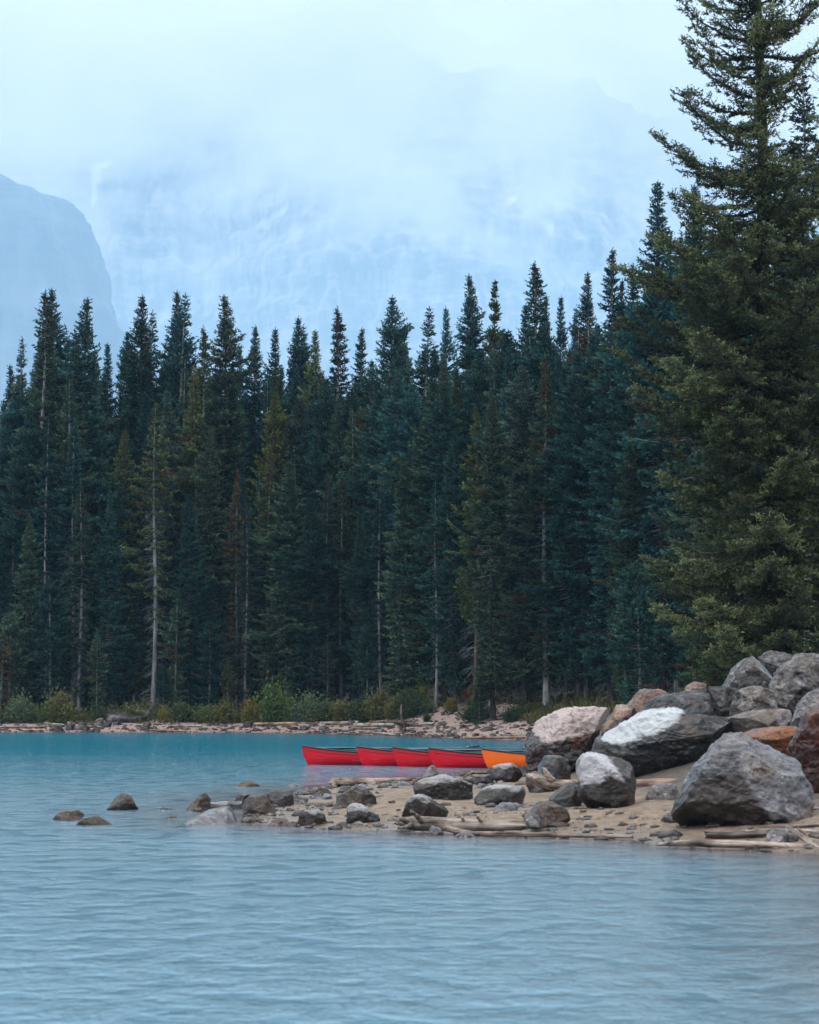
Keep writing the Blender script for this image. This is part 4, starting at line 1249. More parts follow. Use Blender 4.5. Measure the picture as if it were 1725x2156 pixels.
# stones added deep in the gaps, coloured dark as the shade there, carrying the ones above
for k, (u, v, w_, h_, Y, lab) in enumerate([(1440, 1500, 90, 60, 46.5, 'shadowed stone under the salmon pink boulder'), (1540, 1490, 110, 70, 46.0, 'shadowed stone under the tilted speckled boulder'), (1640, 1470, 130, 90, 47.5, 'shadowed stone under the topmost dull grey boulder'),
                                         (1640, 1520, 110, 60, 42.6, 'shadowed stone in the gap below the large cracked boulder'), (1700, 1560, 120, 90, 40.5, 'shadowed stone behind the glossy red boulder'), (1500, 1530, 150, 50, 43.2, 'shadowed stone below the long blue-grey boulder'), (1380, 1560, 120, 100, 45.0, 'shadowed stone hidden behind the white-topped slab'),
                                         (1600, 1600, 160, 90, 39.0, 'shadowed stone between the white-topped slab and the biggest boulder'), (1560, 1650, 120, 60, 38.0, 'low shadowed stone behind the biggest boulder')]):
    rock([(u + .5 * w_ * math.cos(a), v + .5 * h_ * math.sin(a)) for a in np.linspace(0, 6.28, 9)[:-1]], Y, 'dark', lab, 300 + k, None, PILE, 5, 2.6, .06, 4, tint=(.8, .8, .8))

FOOT = 'stones at the foot of the boulder pile'
rock(Z1((205, 880), (290, 790), (330, 768), (500, 783), (545, 830), (615, 900), (630, 1020), (560, 1075), (400, 1075), (250, 1000)), 44.6, 'blue', 'blue-grey stone in front of the blocky pink-topped boulder', 121, (.24, .3), FOOT, 5, 2.8, .05, 5, cat='rock', name='rock', tint=(.85, .9, .9))
rock(Z1((95, 1080), (110, 1000), (200, 955), (330, 1000), (430, 1130), (320, 1200), (150, 1180)), 42.4, 'grey', 'grey stone behind the pale curved driftwood', 127, None, FOOT, 5, 2.6, .05, 4, cat='rock', name='rock', tint=(.8, .76, .76))
rock(Z1((360, 1255), (400, 1205), (500, 1160), (640, 1118), (700, 1110), (760, 1250), (720, 1360), (600, 1380), (500, 1345), (380, 1305)), 36.9, 'blue', 'dark bluish stone tucked left of the rounded dark boulder', 131, None, FOOT, 5, 2.8, .05, 4, cat='rock', name='rock', tint=(.75, .78, .8))
rock([(1355, 1696), (1362, 1677), (1372, 1662), (1388, 1651), (1405, 1649), (1425, 1660), (1434, 1680), (1424, 1700), (1390, 1703)], 36.6, 'pale', 'light grey stone between the rounded boulder and the biggest one', 137, None, FOOT, 5, 2.8, .05, 4, cat='rock', name='rock', tint=(.85, .82, .84))
rock(Z1((125, 1425), (170, 1330), (250, 1292), (400, 1308), (490, 1350), (560, 1390), (605, 1445), (520, 1500), (400, 1550), (250, 1550), (160, 1480)), 34.6, 'brown', 'brown rusty-streaked stone on the sand below the bluish one', 139, None, FOOT, 5, 2.8, .05, 4, cat='rock', name='rock', tint=(1.25, 1.2, 1.2))
rock(Z3((1145, 1255), (1180, 1200), (1290, 1130), (1340, 1130), (1415, 1200), (1400, 1270), (1300, 1290), (1160, 1290)), 31.1, 'pale', 'smooth light stone among the driftwood below the biggest boulder', 141, None, FOOT, 5, 2.5, .03, 2, cat='rock', name='rock')
rock(Z3((1385, 1270), (1400, 1210), (1450, 1185), (1500, 1210), (1515, 1270), (1450, 1290)), 31.0, 'dark', 'small dark stone beside the smooth light one in the driftwood', 142, None, FOOT, 4, 2.5, .05, 3, cat='rock', name='rock')

SPIT = 'rocks on the sand spit'
def srock(poly, Y, mat, label, tint=(1, 1, 1), **kw):
    return rock(poly, Y, mat, label, None, kw.pop('depth', None), SPIT, kw.pop('sub', None), kw.pop('n', 2.7), kw.pop('rough', .05), kw.pop('cuts', 4), name='rock', cat='rock', tint=tint, sink=kw.pop('sink', .04), **kw)
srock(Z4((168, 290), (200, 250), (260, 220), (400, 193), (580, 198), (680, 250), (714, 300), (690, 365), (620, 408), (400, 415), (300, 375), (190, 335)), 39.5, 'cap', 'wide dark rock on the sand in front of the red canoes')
srock(Z4((718, 400), (740, 360), (790, 310), (900, 272), (1010, 288), (1130, 298), (1192, 350), (1182, 432), (1090, 455), (980, 445), (850, 478), (722, 484)), 38.0, 'cap', 'black-sided rock with a pale painted-sheen top on the open sand', (1.15, 1.15, 1.18))
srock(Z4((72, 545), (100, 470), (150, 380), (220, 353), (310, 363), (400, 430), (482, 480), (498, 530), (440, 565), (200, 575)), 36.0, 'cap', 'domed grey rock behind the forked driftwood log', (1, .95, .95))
srock(Z4((858, 530), (890, 480), (960, 428), (1050, 428), (1107, 465), (1080, 505), (1000, 545), (920, 560)), 36.3, 'pale', 'light flat stone below the black-sided rock', (.75, .75, .78))
srock(Z4((1132, 570), (1180, 530), (1230, 518), (1280, 550), (1338, 612), (1280, 640), (1170, 635)), 34.2, 'pale', 'smooth pale stone just above the driftwood log end', (.85, .87, .9))
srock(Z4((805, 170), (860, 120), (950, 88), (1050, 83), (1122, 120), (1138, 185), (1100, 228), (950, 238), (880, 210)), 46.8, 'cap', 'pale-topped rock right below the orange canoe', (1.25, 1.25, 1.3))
srock(Z4((635, 230), (740, 195), (860, 178), (893, 220), (872, 265), (760, 272), (700, 275)), 45.6, 'grey', 'low grey rock left of the pale-topped one')
srock(Z4((258, 197), (310, 130), (345, 103), (378, 130), (422, 187), (380, 205)), 48.8, 'pale', 'pointed white stone at the waterline under the red canoes', (1.1, 1.12, 1.12))
srock(Z4((712, 282), (760, 258), (812, 270), (800, 303), (730, 304)), 43.6, 'pale', 'small pale stone between two dark rocks', (.9, .9, .95))
srock(Z4((-10, 295), (50, 243), (110, 243), (162, 280), (100, 315), (20, 322)), 45.0, 'pale', 'pale rounded rock beside the weathered log on the spit', (.95, .97, 1))
srock(Z4((1105, 125), (1160, 103), (1204, 140), (1185, 185), (1130, 185)), 47.6, 'pale', 'light stone squeezed next to the blocky boulder', (.8, .8, .8))
srock(Z4((330, 625), (420, 655), (440, 690), (380, 695), (300, 690)), 34.0, 'pale', 'white pebble under the forked driftwood log', sub=4)
srock(Z4((520, 705), (600, 690), (700, 700), (730, 718), (600, 724)), 33.5, 'pale', 'flat white pebble at the water under the driftwood', sub=4)
srock(Z5((530, 108), (580, 85), (650, 66), (690, 95), (724, 107), (600, 118)), 51.6, 'brown', 'low rock awash left of the red canoes', (1.2, 1.1, 1.1))
srock(Z5((880, 113), (940, 92), (1004, 106), (960, 122)), 52.0, 'pale', 'pale flat stone awash beside the spit', (.9, .9, .95))
srock(Z5((160, 298), (240, 230), (290, 190), (330, 160), (372, 205), (365, 250), (300, 290), (200, 305)), 41.2, 'brown', 'peaked brown rock at the left part of the spit', (1.1, 1.05, 1.05))
srock(Z5((240, 300), (250, 270), (300, 262), (330, 285), (300, 303)), 40.6, 'brown', 'small rusty rock at the foot of the peaked one', (.9, .75, .7), sub=4)
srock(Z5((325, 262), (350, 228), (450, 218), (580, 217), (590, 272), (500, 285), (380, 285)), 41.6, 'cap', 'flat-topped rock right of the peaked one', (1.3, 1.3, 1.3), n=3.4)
srock(Z5((515, 218), (560, 180), (600, 163), (648, 173), (630, 220), (580, 235)), 43.4, 'dark', 'small dark rock behind the tilted boulder')
srock(Z5((587, 262), (600, 220), (650, 178), (720, 167), (760, 200), (820, 270), (858, 302), (830, 328), (740, 338), (640, 323), (600, 292)), 39.0, 'brown', 'tilted brown boulder with a slanting flat top on the spit', (.9, .85, .85))
srock(Z5((747, 192), (790, 158), (850, 128), (900, 122), (942, 140), (948, 210), (942, 278), (860, 288), (800, 240)), 41.3, 'dark', 'upright dark boulder behind the tilted one', (1.15, 1.1, 1.15))
srock(Z5((75, 353), (200, 310), (350, 278), (490, 253), (525, 300), (560, 347), (400, 366), (200, 368)), 37.6, 'pale', 'broad pale slab shelving into the water at the spit end', (1.15, 1.2, 1.25), n=2.2, rough=.02, cuts=1, depth=(1.2, 1.5), sink=.12)
srock(Z5((577, 342), (600, 313), (650, 303), (698, 347), (650, 358), (600, 355)), 37.6, 'dark', 'small dark stone in front of the tilted boulder')
srock(Z5((745, 393), (800, 350), (870, 333), (920, 365), (943, 400), (850, 406)), 36.4, 'brown', 'flat pale-brown stone half in the water', (1.6, 1.55, 1.55), n=2.3)
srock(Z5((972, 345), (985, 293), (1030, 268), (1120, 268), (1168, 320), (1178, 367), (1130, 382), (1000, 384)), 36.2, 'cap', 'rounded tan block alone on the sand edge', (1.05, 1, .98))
srock(Z5((1222, 262), (1240, 180), (1290, 138), (1380, 117), (1450, 138), (1522, 190), (1528, 262), (1500, 303), (1400, 325), (1240, 326)), 39.0, 'brown', 'largest grey-brown boulder in the middle of the spit', (.85, .85, .88))
srock(Z5((1312, 335), (1318, 260), (1360, 229), (1430, 248), (1470, 285), (1540, 315), (1558, 352), (1500, 382), (1400, 388), (1325, 384)), 36.1, 'cap', 'stepped rock with a pale cap in front of the largest spit boulder', (.9, .88, .88))
srock(Z5((1045, 183), (1080, 140), (1150, 123), (1213, 155), (1200, 180), (1100, 200)), 45.6, 'brown', 'low mottled rock behind the sand patch', (1.15, 1.1, 1.1))
srock(Z5((1055, 224), (1120, 185), (1200, 168), (1224, 217), (1150, 236)), 42.6, 'pale', 'pale low rock on the sand right of the upright dark boulder', (.8, .8, .83))
srock(Z5((1236, 155), (1280, 113), (1345, 113), (1340, 140)), 45.2, 'grey', 'grey rock peeping left behind the largest spit boulder')
srock(Z5((1365, 113), (1420, 93), (1515, 131), (1460, 150)), 46.4, 'pale', 'white slanting slab behind the largest spit boulder', (.95, .97, 1))
srock(Z5((1515, 135), (1590, 83), (1634, 110), (1585, 156)), 46.2, 'blue', 'blue-grey rock next to the white slanting slab')
srock(Z5((1508, 235), (1506, 190), (1560, 173), (1588, 200), (1582, 240)), 41.4, 'dark', 'dark stone touching the right of the largest spit boulder')
srock(Z5((985, 224), (1020, 198), (1058, 205), (1052, 235)), 42.8, 'brown', 'small rusty stone near the pale low rock', (1.1, .9, .85), sub=4)
srock([(224, 1701), (240, 1683), (262, 1670), (276, 1680), (293, 1702), (260, 1707)], 41.3, 'brown', 'peaked rock standing alone in the lake', (.9, .85, .85))
srock([(102, 1726), (125, 1710), (160, 1704), (179, 1716), (162, 1729)], 38.0, 'brown', 'outermost low rock awash in the lake', (1.25, 1.15, 1.12))
srock([(154, 1738), (175, 1720), (205, 1718), (240, 1734), (200, 1741)], 36.6, 'brown', 'low dark-topped rock awash next to the outermost one', (.95, .9, .88))
srock([(328, 1705), (345, 1699), (366, 1703), (350, 1708)], 41.5, 'dark', 'tiny dark rock just breaking the water', sub=4)
srock([(344, 1725), (355, 1717), (372, 1718), (375, 1727)], 38.6, 'brown', 'tiny brownish rock at the pale slab edge', (1.2, 1.1, 1.1), sub=4)

FARR = 'rocks on the far beach'
def frock(cx, cy, w, h, zf, mat, label, tint=(1, 1, 1), k=0):
    sc = .32 if zf is Z6 else .344
    poly = []
    rg_ = random.Random(int(cx * 3 + cy))
    for i in range(9):
        a = 2 * math.pi * i / 9
        r_ = rg_.uniform(.8, 1.1)
        poly.append(zf((cx + .55 * w * r_ * math.cos(a), cy + .55 * h * r_ * math.sin(a)))[0])
    u, v = zf((cx, cy + .5 * h))[0]
    # find the ground under it
    return rock(poly, ground_Y(u, v) + .25, mat, label, None, None, FARR, 4 if w < 70 else 5, 2.6, .07, 4, tint=tint, name='rock', cat='rock', sink=.08)
for a in [(655, 180, 58, 48, Z6, 'tan', 'tan boulder in the far beach rock pile'), (700, 190, 70, 54, Z6, 'grey', 'largest grey boulder of the far beach rock pile'),
          (752, 163, 46, 34, Z6, 'tan', 'small tan boulder sitting on top of the far beach pile'), (592, 192, 52, 28, Z6, 'brown', 'brown stone left of the tan far beach boulder'),
          (540, 192, 52, 32, Z6, 'blue', 'blue-grey stone left in the far beach pile'), (470, 190, 62, 28, Z6, 'pale', 'pale stone at the left of the far beach pile'),
          (365, 222, 92, 44, Z6, 'blue', 'broad blue-grey rock near the far waterline'), (465, 215, 62, 44, Z6, 'grey', 'grey rock between the broad rock and the pile'),
          (515, 222, 55, 34, Z6, 'tan', 'low tan rock at the pile foot'), (565, 220, 55, 32, Z6, 'grey', 'low grey rock at the pile foot'),
          (770, 193, 64, 28, Z6, 'grey', 'flat grey rock right of the far beach pile'), (802, 160, 32, 26, Z6, 'brown', 'little brown rock beside the bare grey bank'),
          (970, 195, 54, 34, Z6, 'brown', 'brownish rock by the foot of the bare pale tree'), (955, 220, 74, 28, Z6, 'grey', 'flat grey rock on the pink gravel'),
          (838, 230, 38, 14, Z6, 'dark', 'small dark stone on the pink gravel'), (560, 242, 64, 16, Z6, 'grey', 'low stone at the water below the pile'),
          (640, 240, 54, 16, Z6, 'dark', 'low dark stone at the water right of the pile'), (1635, 195, 64, 38, Z6, 'dark', 'dark rock at the left end of the orange-brown log'),
          (1475, 232, 44, 16, Z6, 'blue', 'small bluish stone on the far beach'), (190, 240, 64, 16, Z6, 'grey', 'low grey stone at the far left waterline'),
          (255, 240, 74, 14, Z6, 'blue', 'flat bluish stone at the far left waterline'), (140, 236, 34, 14, Z6, 'dark', 'small dark stone below the leftmost log'),
          (590, 512, 66, 34, Z7, 'blue', 'bluish boulder at the end of the pale beach log'), (1430, 553, 74, 28, Z7, 'grey', 'flat grey boulder on the sandy bank near the trail'),
          (1500, 540, 58, 20, Z7, 'pale', 'flat pale stone next to the flat grey boulder'), (1350, 588, 52, 20, Z7, 'brown', 'brown flat stone on the right far beach'),
          (1270, 535, 38, 28, Z7, 'blue', 'blue stone below the bank bush'), (1285, 460, 28, 28, Z7, 'pale', 'white stone high on the sandy bank'),
          (1210, 550, 44, 24, Z7, 'tan', 'tan stone on the slope of the sandy bank'), (1180, 567, 38, 14, Z7, 'dark', 'dark flat stone on the sandy slope'),
          (1080, 537, 44, 16, Z7, 'pale', 'pale stone right of the uprooted stump'), (1035, 552, 38, 12, Z7, 'dark', 'small dark stone right of the uprooted stump'),
          (1200, 592, 64, 18, Z7, 'dark', 'dark stones edge at the right far waterline'), (860, 586, 54, 20, Z7, 'grey', 'grey stone at the water under the stump'),
          (300, 545, 60, 26, Z7, 'blue', 'bluish rock on the middle of the far beach'), (235, 548, 50, 22, Z7, 'dark', 'dark rock left of the bluish mid-beach one'),
          (420, 545, 56, 24, Z7, 'grey', 'grey rock below the pale beach log'), (370, 570, 60, 18, Z7, 'grey', 'low grey slab at mid-beach waterline'),
          (500, 560, 50, 20, Z7, 'brown', 'brown rock below the bluish boulder'), (760, 560, 70, 22, Z7, 'pale', 'pale slab under the stump roots'),
          (1485, 580, 40, 12, Z7, 'dark', 'thin dark stone near the right far log')]:
    frock(*a)
rock(Z6((668, 150), (690, 118), (800, 108), (920, 98), (990, 96), (1003, 130), (960, 165), (850, 172), (740, 168)), 128.4, 'grey', 'bare grey weathered slab bank between the trees on the far shore', 77, (1.8, 2.5), None, 6, 2.3, .03, 1, tint=(1.6, 1.6, 1.7), name='rock_slab', cat='rock', sink=.3)
rock([(1284, 1418), (1290, 1407), (1305, 1403), (1322, 1404), (1328, 1415), (1322, 1423), (1300, 1424)], 113, 'grey', 'flat grey rock beside the trail bend under the trees', 78, (.7, .8), None, 5, 2.4, .05, 2, tint=(1.5, 1.5, 1.6), name='rock', cat='rock', sink=.1)
# ------------------------------------------------------------------ loose stones and gravel
def pebbles(name, pts, sizes, mat, seed):
    rg = np.random.default_rng(seed)
    D, F = ico(2 if len(pts) < 700 else 1)
    A = Acc()
    tone = []
    for (x, y, z), s in zip(pts, sizes):
        V = D * (1 + .25 * rg.normal(size=(len(D), 1)).clip(-1, 1)) * s * np.array([rg.uniform(.8, 1.4), rg.uniform(.8, 1.3), rg.uniform(.35, .7)])
        a = rg.uniform(0, 6.28)
        V = V @ np.array([[math.cos(a), math.sin(a), 0], [-math.sin(a), math.cos(a), 0], [0, 0, 1]])
        A.add(V + np.array([x, y, z]), F)
        tone.append(np.full(len(V), rg.uniform(-.8, 1.6)))
    me = mesh_np(name, np.concatenate(A.V), np.concatenate(A.F), mat, {'tone': np.concatenate(tone), 'patch': np.zeros(A.n)}, True)
    o = link(name, me)
    o.color = (1, 1, 1, 1)
    tag(o, kind='stuff')
    return o
rg = np.random.default_rng(9)
pp, ss = [], []
xs, ys = rg.uniform(-3.2, 8, 22000), rg.uniform(28, 60, 22000)
sdv = land_sd(xs, ys)
hv = height(xs, ys)
dens = fbm(xs * .8, ys * .5, seed=71) 
for x, y, s, h, d in zip(xs, ys, sdv, hv, dens):
    if -.6 < s < 5 and h < .9 and (d > .02 or s < .45) and rg.uniform() < .7:
        pp.append((x, y, h + .003)); ss.append(.010 + .075 * rg.uniform() ** 5)
pebbles('gravel', pp, ss, ROCK['speck'], 4)
pp, ss = [], []
xs, ys = rg.uniform(-3.0, 6.5, 1500), rg.uniform(30, 58, 1500)
sdv = land_sd(xs, ys)
hv = height(xs, ys)
for x, y, s, h in zip(xs, ys, sdv, hv):
    if -.9 < s < 3.2 and h < .7 and rg.uniform() < (.5 if s < .6 else .22):
        pp.append((x, y, h + .01)); ss.append(.04 + .11 * rg.uniform() ** 2.5)
pebbles('rubble', pp, ss, ROCK['brown'], 14)
pp, ss = [], []
xs, ys = rg.uniform(-24, 8, 9000), rg.uniform(101, 131, 9000)
sdv = land_sd(xs, ys)
hv = height(xs, ys)
for x, y, s, h in zip(xs, ys, sdv, hv):
    if -.3 < s < 5 and rg.uniform() < .8:
        pp.append((x, y, h + .01)); ss.append(.04 + .17 * rg.uniform() ** 3)
pebbles('beach_gravel', pp, ss, ROCK['grey'], 5)

# ================================================================== driftwood
def wood_material(name, dark, mid, light):
    b = NT(name)
    co = b.coord('Object')
    n1 = b.noise(1.0, 6, .65, b.mapping(co, (1.6, 22, 22)), .4)
    n2 = b.noise(2.2, 5, .6, co)
    c = b.ramp(b.mix(.42, n1, n2), [(0.40, dark), (0.485, mid), (0.60, light)])
    oi = b.n('ShaderNodeObjectInfo')
    c = b.mix(1.0, c, oi.outputs['Color'], 'MULTIPLY')
    b.principled(c, .7, .3, b.bump(n1, .9, .02))
    return b.m
WOOD_PALE = wood_material('driftwood_pale', (0.03, 0.024, 0.021), (0.20, 0.165, 0.145), (0.42, 0.37, 0.34))
WOOD_BROWN = wood_material('driftwood_brown', (0.045, 0.028, 0.022), (0.17, 0.10, 0.075), (0.33, 0.215, 0.165))
WOOD_DARK = wood_material('driftwood_dark', (0.018, 0.014, 0.014), (0.06, 0.047, 0.042), (0.17, 0.14, 0.125))
def log_mesh(pts, rads, seed, sides=14, rough=.12, res=26):
    """a weathered trunk along x in its own frame: knots, splits, broken ends"""
    pts = np.asarray(pts, float)
    rads = np.asarray(rads, float)
    t0 = np.linspace(0, 1, len(pts))
    t = np.linspace(0, 1, res)
    q = np.stack([np.interp(t, t0, pts[:, i]) for i in range(3)], 1)
    if len(pts) > 2:
        for _ in range(3):
            q[1:-1] = .25 * q[:-2] + .5 * q[1:-1] + .25 * q[2:]
    rr = np.interp(t, t0, rads)
    V, F = tube(q, rr, sides)
    th = np.tile(np.arange(sides), res) * 2 * math.pi / sides
    tt = np.repeat(t, sides)
    L = np.linalg.norm(q[-1] - q[0])
    n = fbm(np.cos(th) * 1.6 + seed, np.sin(th) * 1.6, tt * L * .8, seed=seed, octaves=4)
    groove = fbm(th * 1.4, tt * L * .35, seed=seed + 3, octaves=3)
    ctr = np.repeat(q, sides, 0)
    V = ctr + (V - ctr) * (1 + rough * n + rough * .8 * groove)[:, None]
    # ragged ends
    e = (tt < 1e-6) | (tt > 1 - 1e-6)
    ax = unit((q[-1] - q[0])[None])[0]
    V[e] += ax * (rr.mean() * .8 * fbm(th[e] * 2, tt[e] * 9, seed=seed + 8))[:, None]
    # close the ends
    c0, c1 = len(V), len(V) + 1
    V = np.concatenate([V, [q[0] + ax * rr[0] * .3, q[-1] - ax * rr[-1] * .3]])
    i = np.arange(sides)
    j = np.roll(i, -1)
    T = np.stack([i, j, np.full(sides, c0), np.full(sides, c0)], 1)
    last = (res - 1) * sides
    T2 = np.stack([last + j, last + i, np.full(sides, c1), np.full(sides, c1)], 1)
    return V, F, np.concatenate([T[:, :3], T2[:, :3]])
def add_log(A, pts, rads, seed, **kw):
    V, F, T = log_mesh(pts, rads, seed, **kw)
    Fq = np.concatenate([np.concatenate([F[:, [0, 1, 2]], F[:, [0, 2, 3]]]), T])
    A.add(V, Fq)
def driftwood(uvY, px_rad, mat, label, group=None, name='driftwood_log', stubs=(), tint=(1, 1, 1), seed=None, rough=.2, sides=14, parts=()):
    """uvY: axis points (u, v, Y); px_rad: radius in photograph pixels"""
    pts = np.array([P(*a) for a in uvY])
    rads = [r / pxm(a[2]) for r, a in zip(px_rad, uvY)]
    o0 = pts.mean(0)
    d = pts[-1] - pts[0]
    yaw = math.atan2(d[1], d[0])
    pit = -math.atan2(d[2], math.hypot(d[0], d[1]))
    M = Matrix.Rotation(yaw, 3, 'Z') @ Matrix.Rotation(pit, 3, 'Y')
    Mi = np.array(M.transposed())
    loc = lambda p: (np.asarray(p) - o0) @ Mi.T
    seed = seed or int(abs(uvY[0][0] * 3 + uvY[0][1])) % 997
    A = Acc()
    add_log(A, loc(pts), rads, seed, rough=rough, sides=sides)
    me = mesh_np(name, np.concatenate(A.V), np.concatenate(A.F), mat, None, True)
    o = link(name, me, None, o0)
    o.rotation_euler = M.to_euler()
    o.color = (*tint, 1)
    for k, (uv2, pr) in enumerate(stubs):          # broken branch stubs and root arms
        B = Acc()
        p2 = np.array([P(*a) for a in uv2])
        add_log(B, loc(p2), [r / pxm(a[2]) for r, a in zip(pr, uv2)], seed + 20 + k, sides=8, res=10, rough=.15)
        s = link('branch_stub', mesh_np('branch_stub', np.concatenate(B.V), np.concatenate(B.F), mat, None, True), o)
        s.color = (*tint, 1)
    tag(o, label, 'driftwood', group)
    return o
def z4(x, y, Y): return (828 + x * .24, 1587 + y * .24, Y)
def z3(x, y, Y): return (1380 + x * .2, 1518 + y * .2, Y)
def z1(x, y, Y): return (1090.2 + x * .184, 1449 + y * .184, Y)
def z5(x, y, Y): return (331.2 + x * .304, 1621.5 + y * .304, Y)
def z6(x, y, Y): return (x * .32, 1462.8 + y * .32, Y)
def z7(x, y, Y): return (538.2 + x * .344, 1345.5 + y * .344, Y)
SW = 'driftwood along the spit'
driftwood([z4(45, 600, 34.6), z4(180, 615, 34.5), z4(500, 628, 34.3), z4(900, 630, 34.1), z4(1165, 628, 34.0)], [9, 15, 12.5, 10.5, 8.5], WOOD_PALE,
          'thick pale forked driftwood log lying at the water below the domed rock', SW,
          stubs=[([z4(255, 600, 34.4), z4(205, 545, 34.2), z4(150, 500, 34.1)], [6, 5, 3]), ([z4(120, 600, 34.3), z4(60, 570, 34.1), z4(30, 590, 34.0)], [6, 4, 2]),
                 ([z4(160, 630, 34.3), z4(90, 650, 34.1), z4(40, 650, 34.0)], [6, 4, 2]), ([z4(770, 590, 34.1), z4(735, 550, 34.0)], [4, 2.5]), ([z4(620, 590, 34.2), z4(605, 560, 34.1)], [4, 3]),
                 ([z4(460, 650, 34.0), z4(620, 690, 33.8), z4(760, 705, 33.7)], [6, 5, 4])], sides=20, rough=.26, tint=(.82, .78, .76))
driftwood([(1014, 1755.5, 33.6), (1150, 1758, 33.2), (1250, 1760, 33.0), (1332, 1762, 32.8)], [5, 4.8, 4.4, 3.4], WOOD_PALE, 'long thin straight pole at the sand edge right of the thick log', SW, tint=(.7, .62, .58), rough=.12)
driftwood([z3(20, 1300, 31.2), z3(260, 1285, 31.0), z3(700, 1295, 30.8), z3(1100, 1310, 30.7), z3(1620, 1330, 30.6)], [3.5, 7, 7.5, 7, 6], WOOD_PALE, 'long pale log at the water in front of the biggest boulder', SW,
          stubs=[([z3(270, 1285, 31), z3(255, 1245, 31)], [3, 1.5]), ([z3(1370, 1300, 30.5), z3(1490, 1385, 30.3)], [1.2, .6])], tint=(1, .93, .9), rough=.16)
driftwood([z3(535, 1200, 31.9), z3(800, 1205, 31.8), z3(1190, 1185, 31.7)], [7, 6.5, 6], WOOD_DARK, 'blackened short log under the biggest boulder', SW)
driftwood([z3(950, 1165, 32.1), z3(1200, 1145, 31.9), z3(1500, 1155, 31.7), z3(1760, 1165, 31.6)], [3, 4, 4.5, 4.5], WOOD_PALE, 'pale pole resting on the blackened log', SW)
driftwood([z3(1140, 1110, 32.4), z3(1450, 1100, 32.3), z3(1780, 1085, 32.2)], [2.5, 4.5, 5], WOOD_PALE, 'greyish pole close under the biggest boulder at the right frame edge', SW, tint=(.75, .7, .7))
driftwood([z3(1385, 1110, 31.5), z3(1500, 1180, 31.2), z3(1640, 1290, 30.8), z3(1790, 1390, 30.4)], [4, 5, 5, 4.5], WOOD_PALE, 'bleached branch lying crosswise over the other poles', SW, tint=(1.1, 1.05, 1.05))
driftwood([z3(1500, 1130, 31.6), z3(1590, 1190, 31.4), z3(1610, 1240, 31.2)], [2.5, 3, 2], WOOD_BROWN, 'short reddish branch behind the bleached crosswise one', SW)
driftwood([z3(1640, 1200, 31.3), z3(1720, 1215, 31.2), z3(1790, 1225, 31.1)], [6, 7, 7], WOOD_DARK, 'dark log butt at the right frame edge among the poles', SW)
driftwood([z5(1212, 92, 50.6), z5(1330, 88, 50.3), z5(1500, 82, 50.0), z5(1650, 76, 49.8), z5(1760, 74, 49.6)], [9, 9, 8, 7, 6], WOOD_PALE, 'knotty weathered log along the back of the spit', SW,
          stubs=[([z5(1480, 85, 49.9), z5(1500, 105, 49.6), z5(1530, 108, 49.5)], [9, 8, 5]), ([z5(1240, 90, 50.4), z5(1215, 115, 50.2)], [6, 4])], tint=(.85, .75, .66), rough=.28)
driftwood([z4(585, 182, 47.9), z4(700, 162, 47.7), z4(830, 165, 47.5)], [4, 5.5, 4], WOOD_DARK, 'dark ragged driftwood left of the pale-topped rock', SW, stubs=[([z4(700, 160, 47.6), z4(620, 205, 47.2)], [3, 2])], tint=(1.5, 1.3, 1.25), rough=.3)
driftwood([z4(150, 262, 45.6), z4(230, 222, 45.8), z4(325, 195, 46.0)], [3.2, 2.6, 1.8], WOOD_BROWN, 'thin bent branch leaning left of the wide dark rock', SW)
driftwood([z1(1360, 1118, 39.2), z1(1600, 1105, 39.0), z1(1800, 1095, 38.9), z1(2000, 1090, 38.8)], [12, 12.5, 12, 11], WOOD_BROWN, 'reddish brown trunk wedged under the white-topped slab', SW, sides=18)
driftwood([z1(700, 1078, 41.0), z1(520, 1100, 40.8), z1(380, 1105, 40.8), z1(250, 1050, 40.9), z1(130, 1000, 41.0)], [7, 9, 11, 12, 6], WOOD_PALE, 'pale curved root-end driftwood with an upturned fork', SW,
          stubs=[([z1(400, 1080, 40.8), z1(335, 1000, 40.7), z1(300, 910, 40.7)], [9, 7, 2.5])], tint=(1.0, .93, .88), sides=18)
driftwood([z4(1070, 272, 43.5), z4(1170, 262, 43.4)], [2.5, 2.5], WOOD_DARK, 'short dark stick on the sand left of the curved driftwood', SW)
FW = 'driftwood logs on the far beach'
def fy(u, v):
    return ground_Y(u, v, lift=.05)
def flog(zf, a, b, th, mat, label, tint=(1, 1, 1)):
    sc = .32 if zf is z6 else .344
    ua, va, _ = zf(a[0], a[1], 0)
    ub, vb, _ = zf(b[0], b[1], 0)
    r = th * sc * .5
    Ya, Yb = fy(ua, va + r), fy(ub, vb + r)
    if abs(Ya - Yb) > 4:
        Yb = Ya
    um, vm = .5 * (ua + ub), .5 * (va + vb)
    driftwood([(ua, va, Ya), (um, vm + .2 * r, .5 * (Ya + Yb)), (ub, vb, Yb)], [r, r * 1.05, r * .8], mat, label, FW, tint=tint, sides=9)
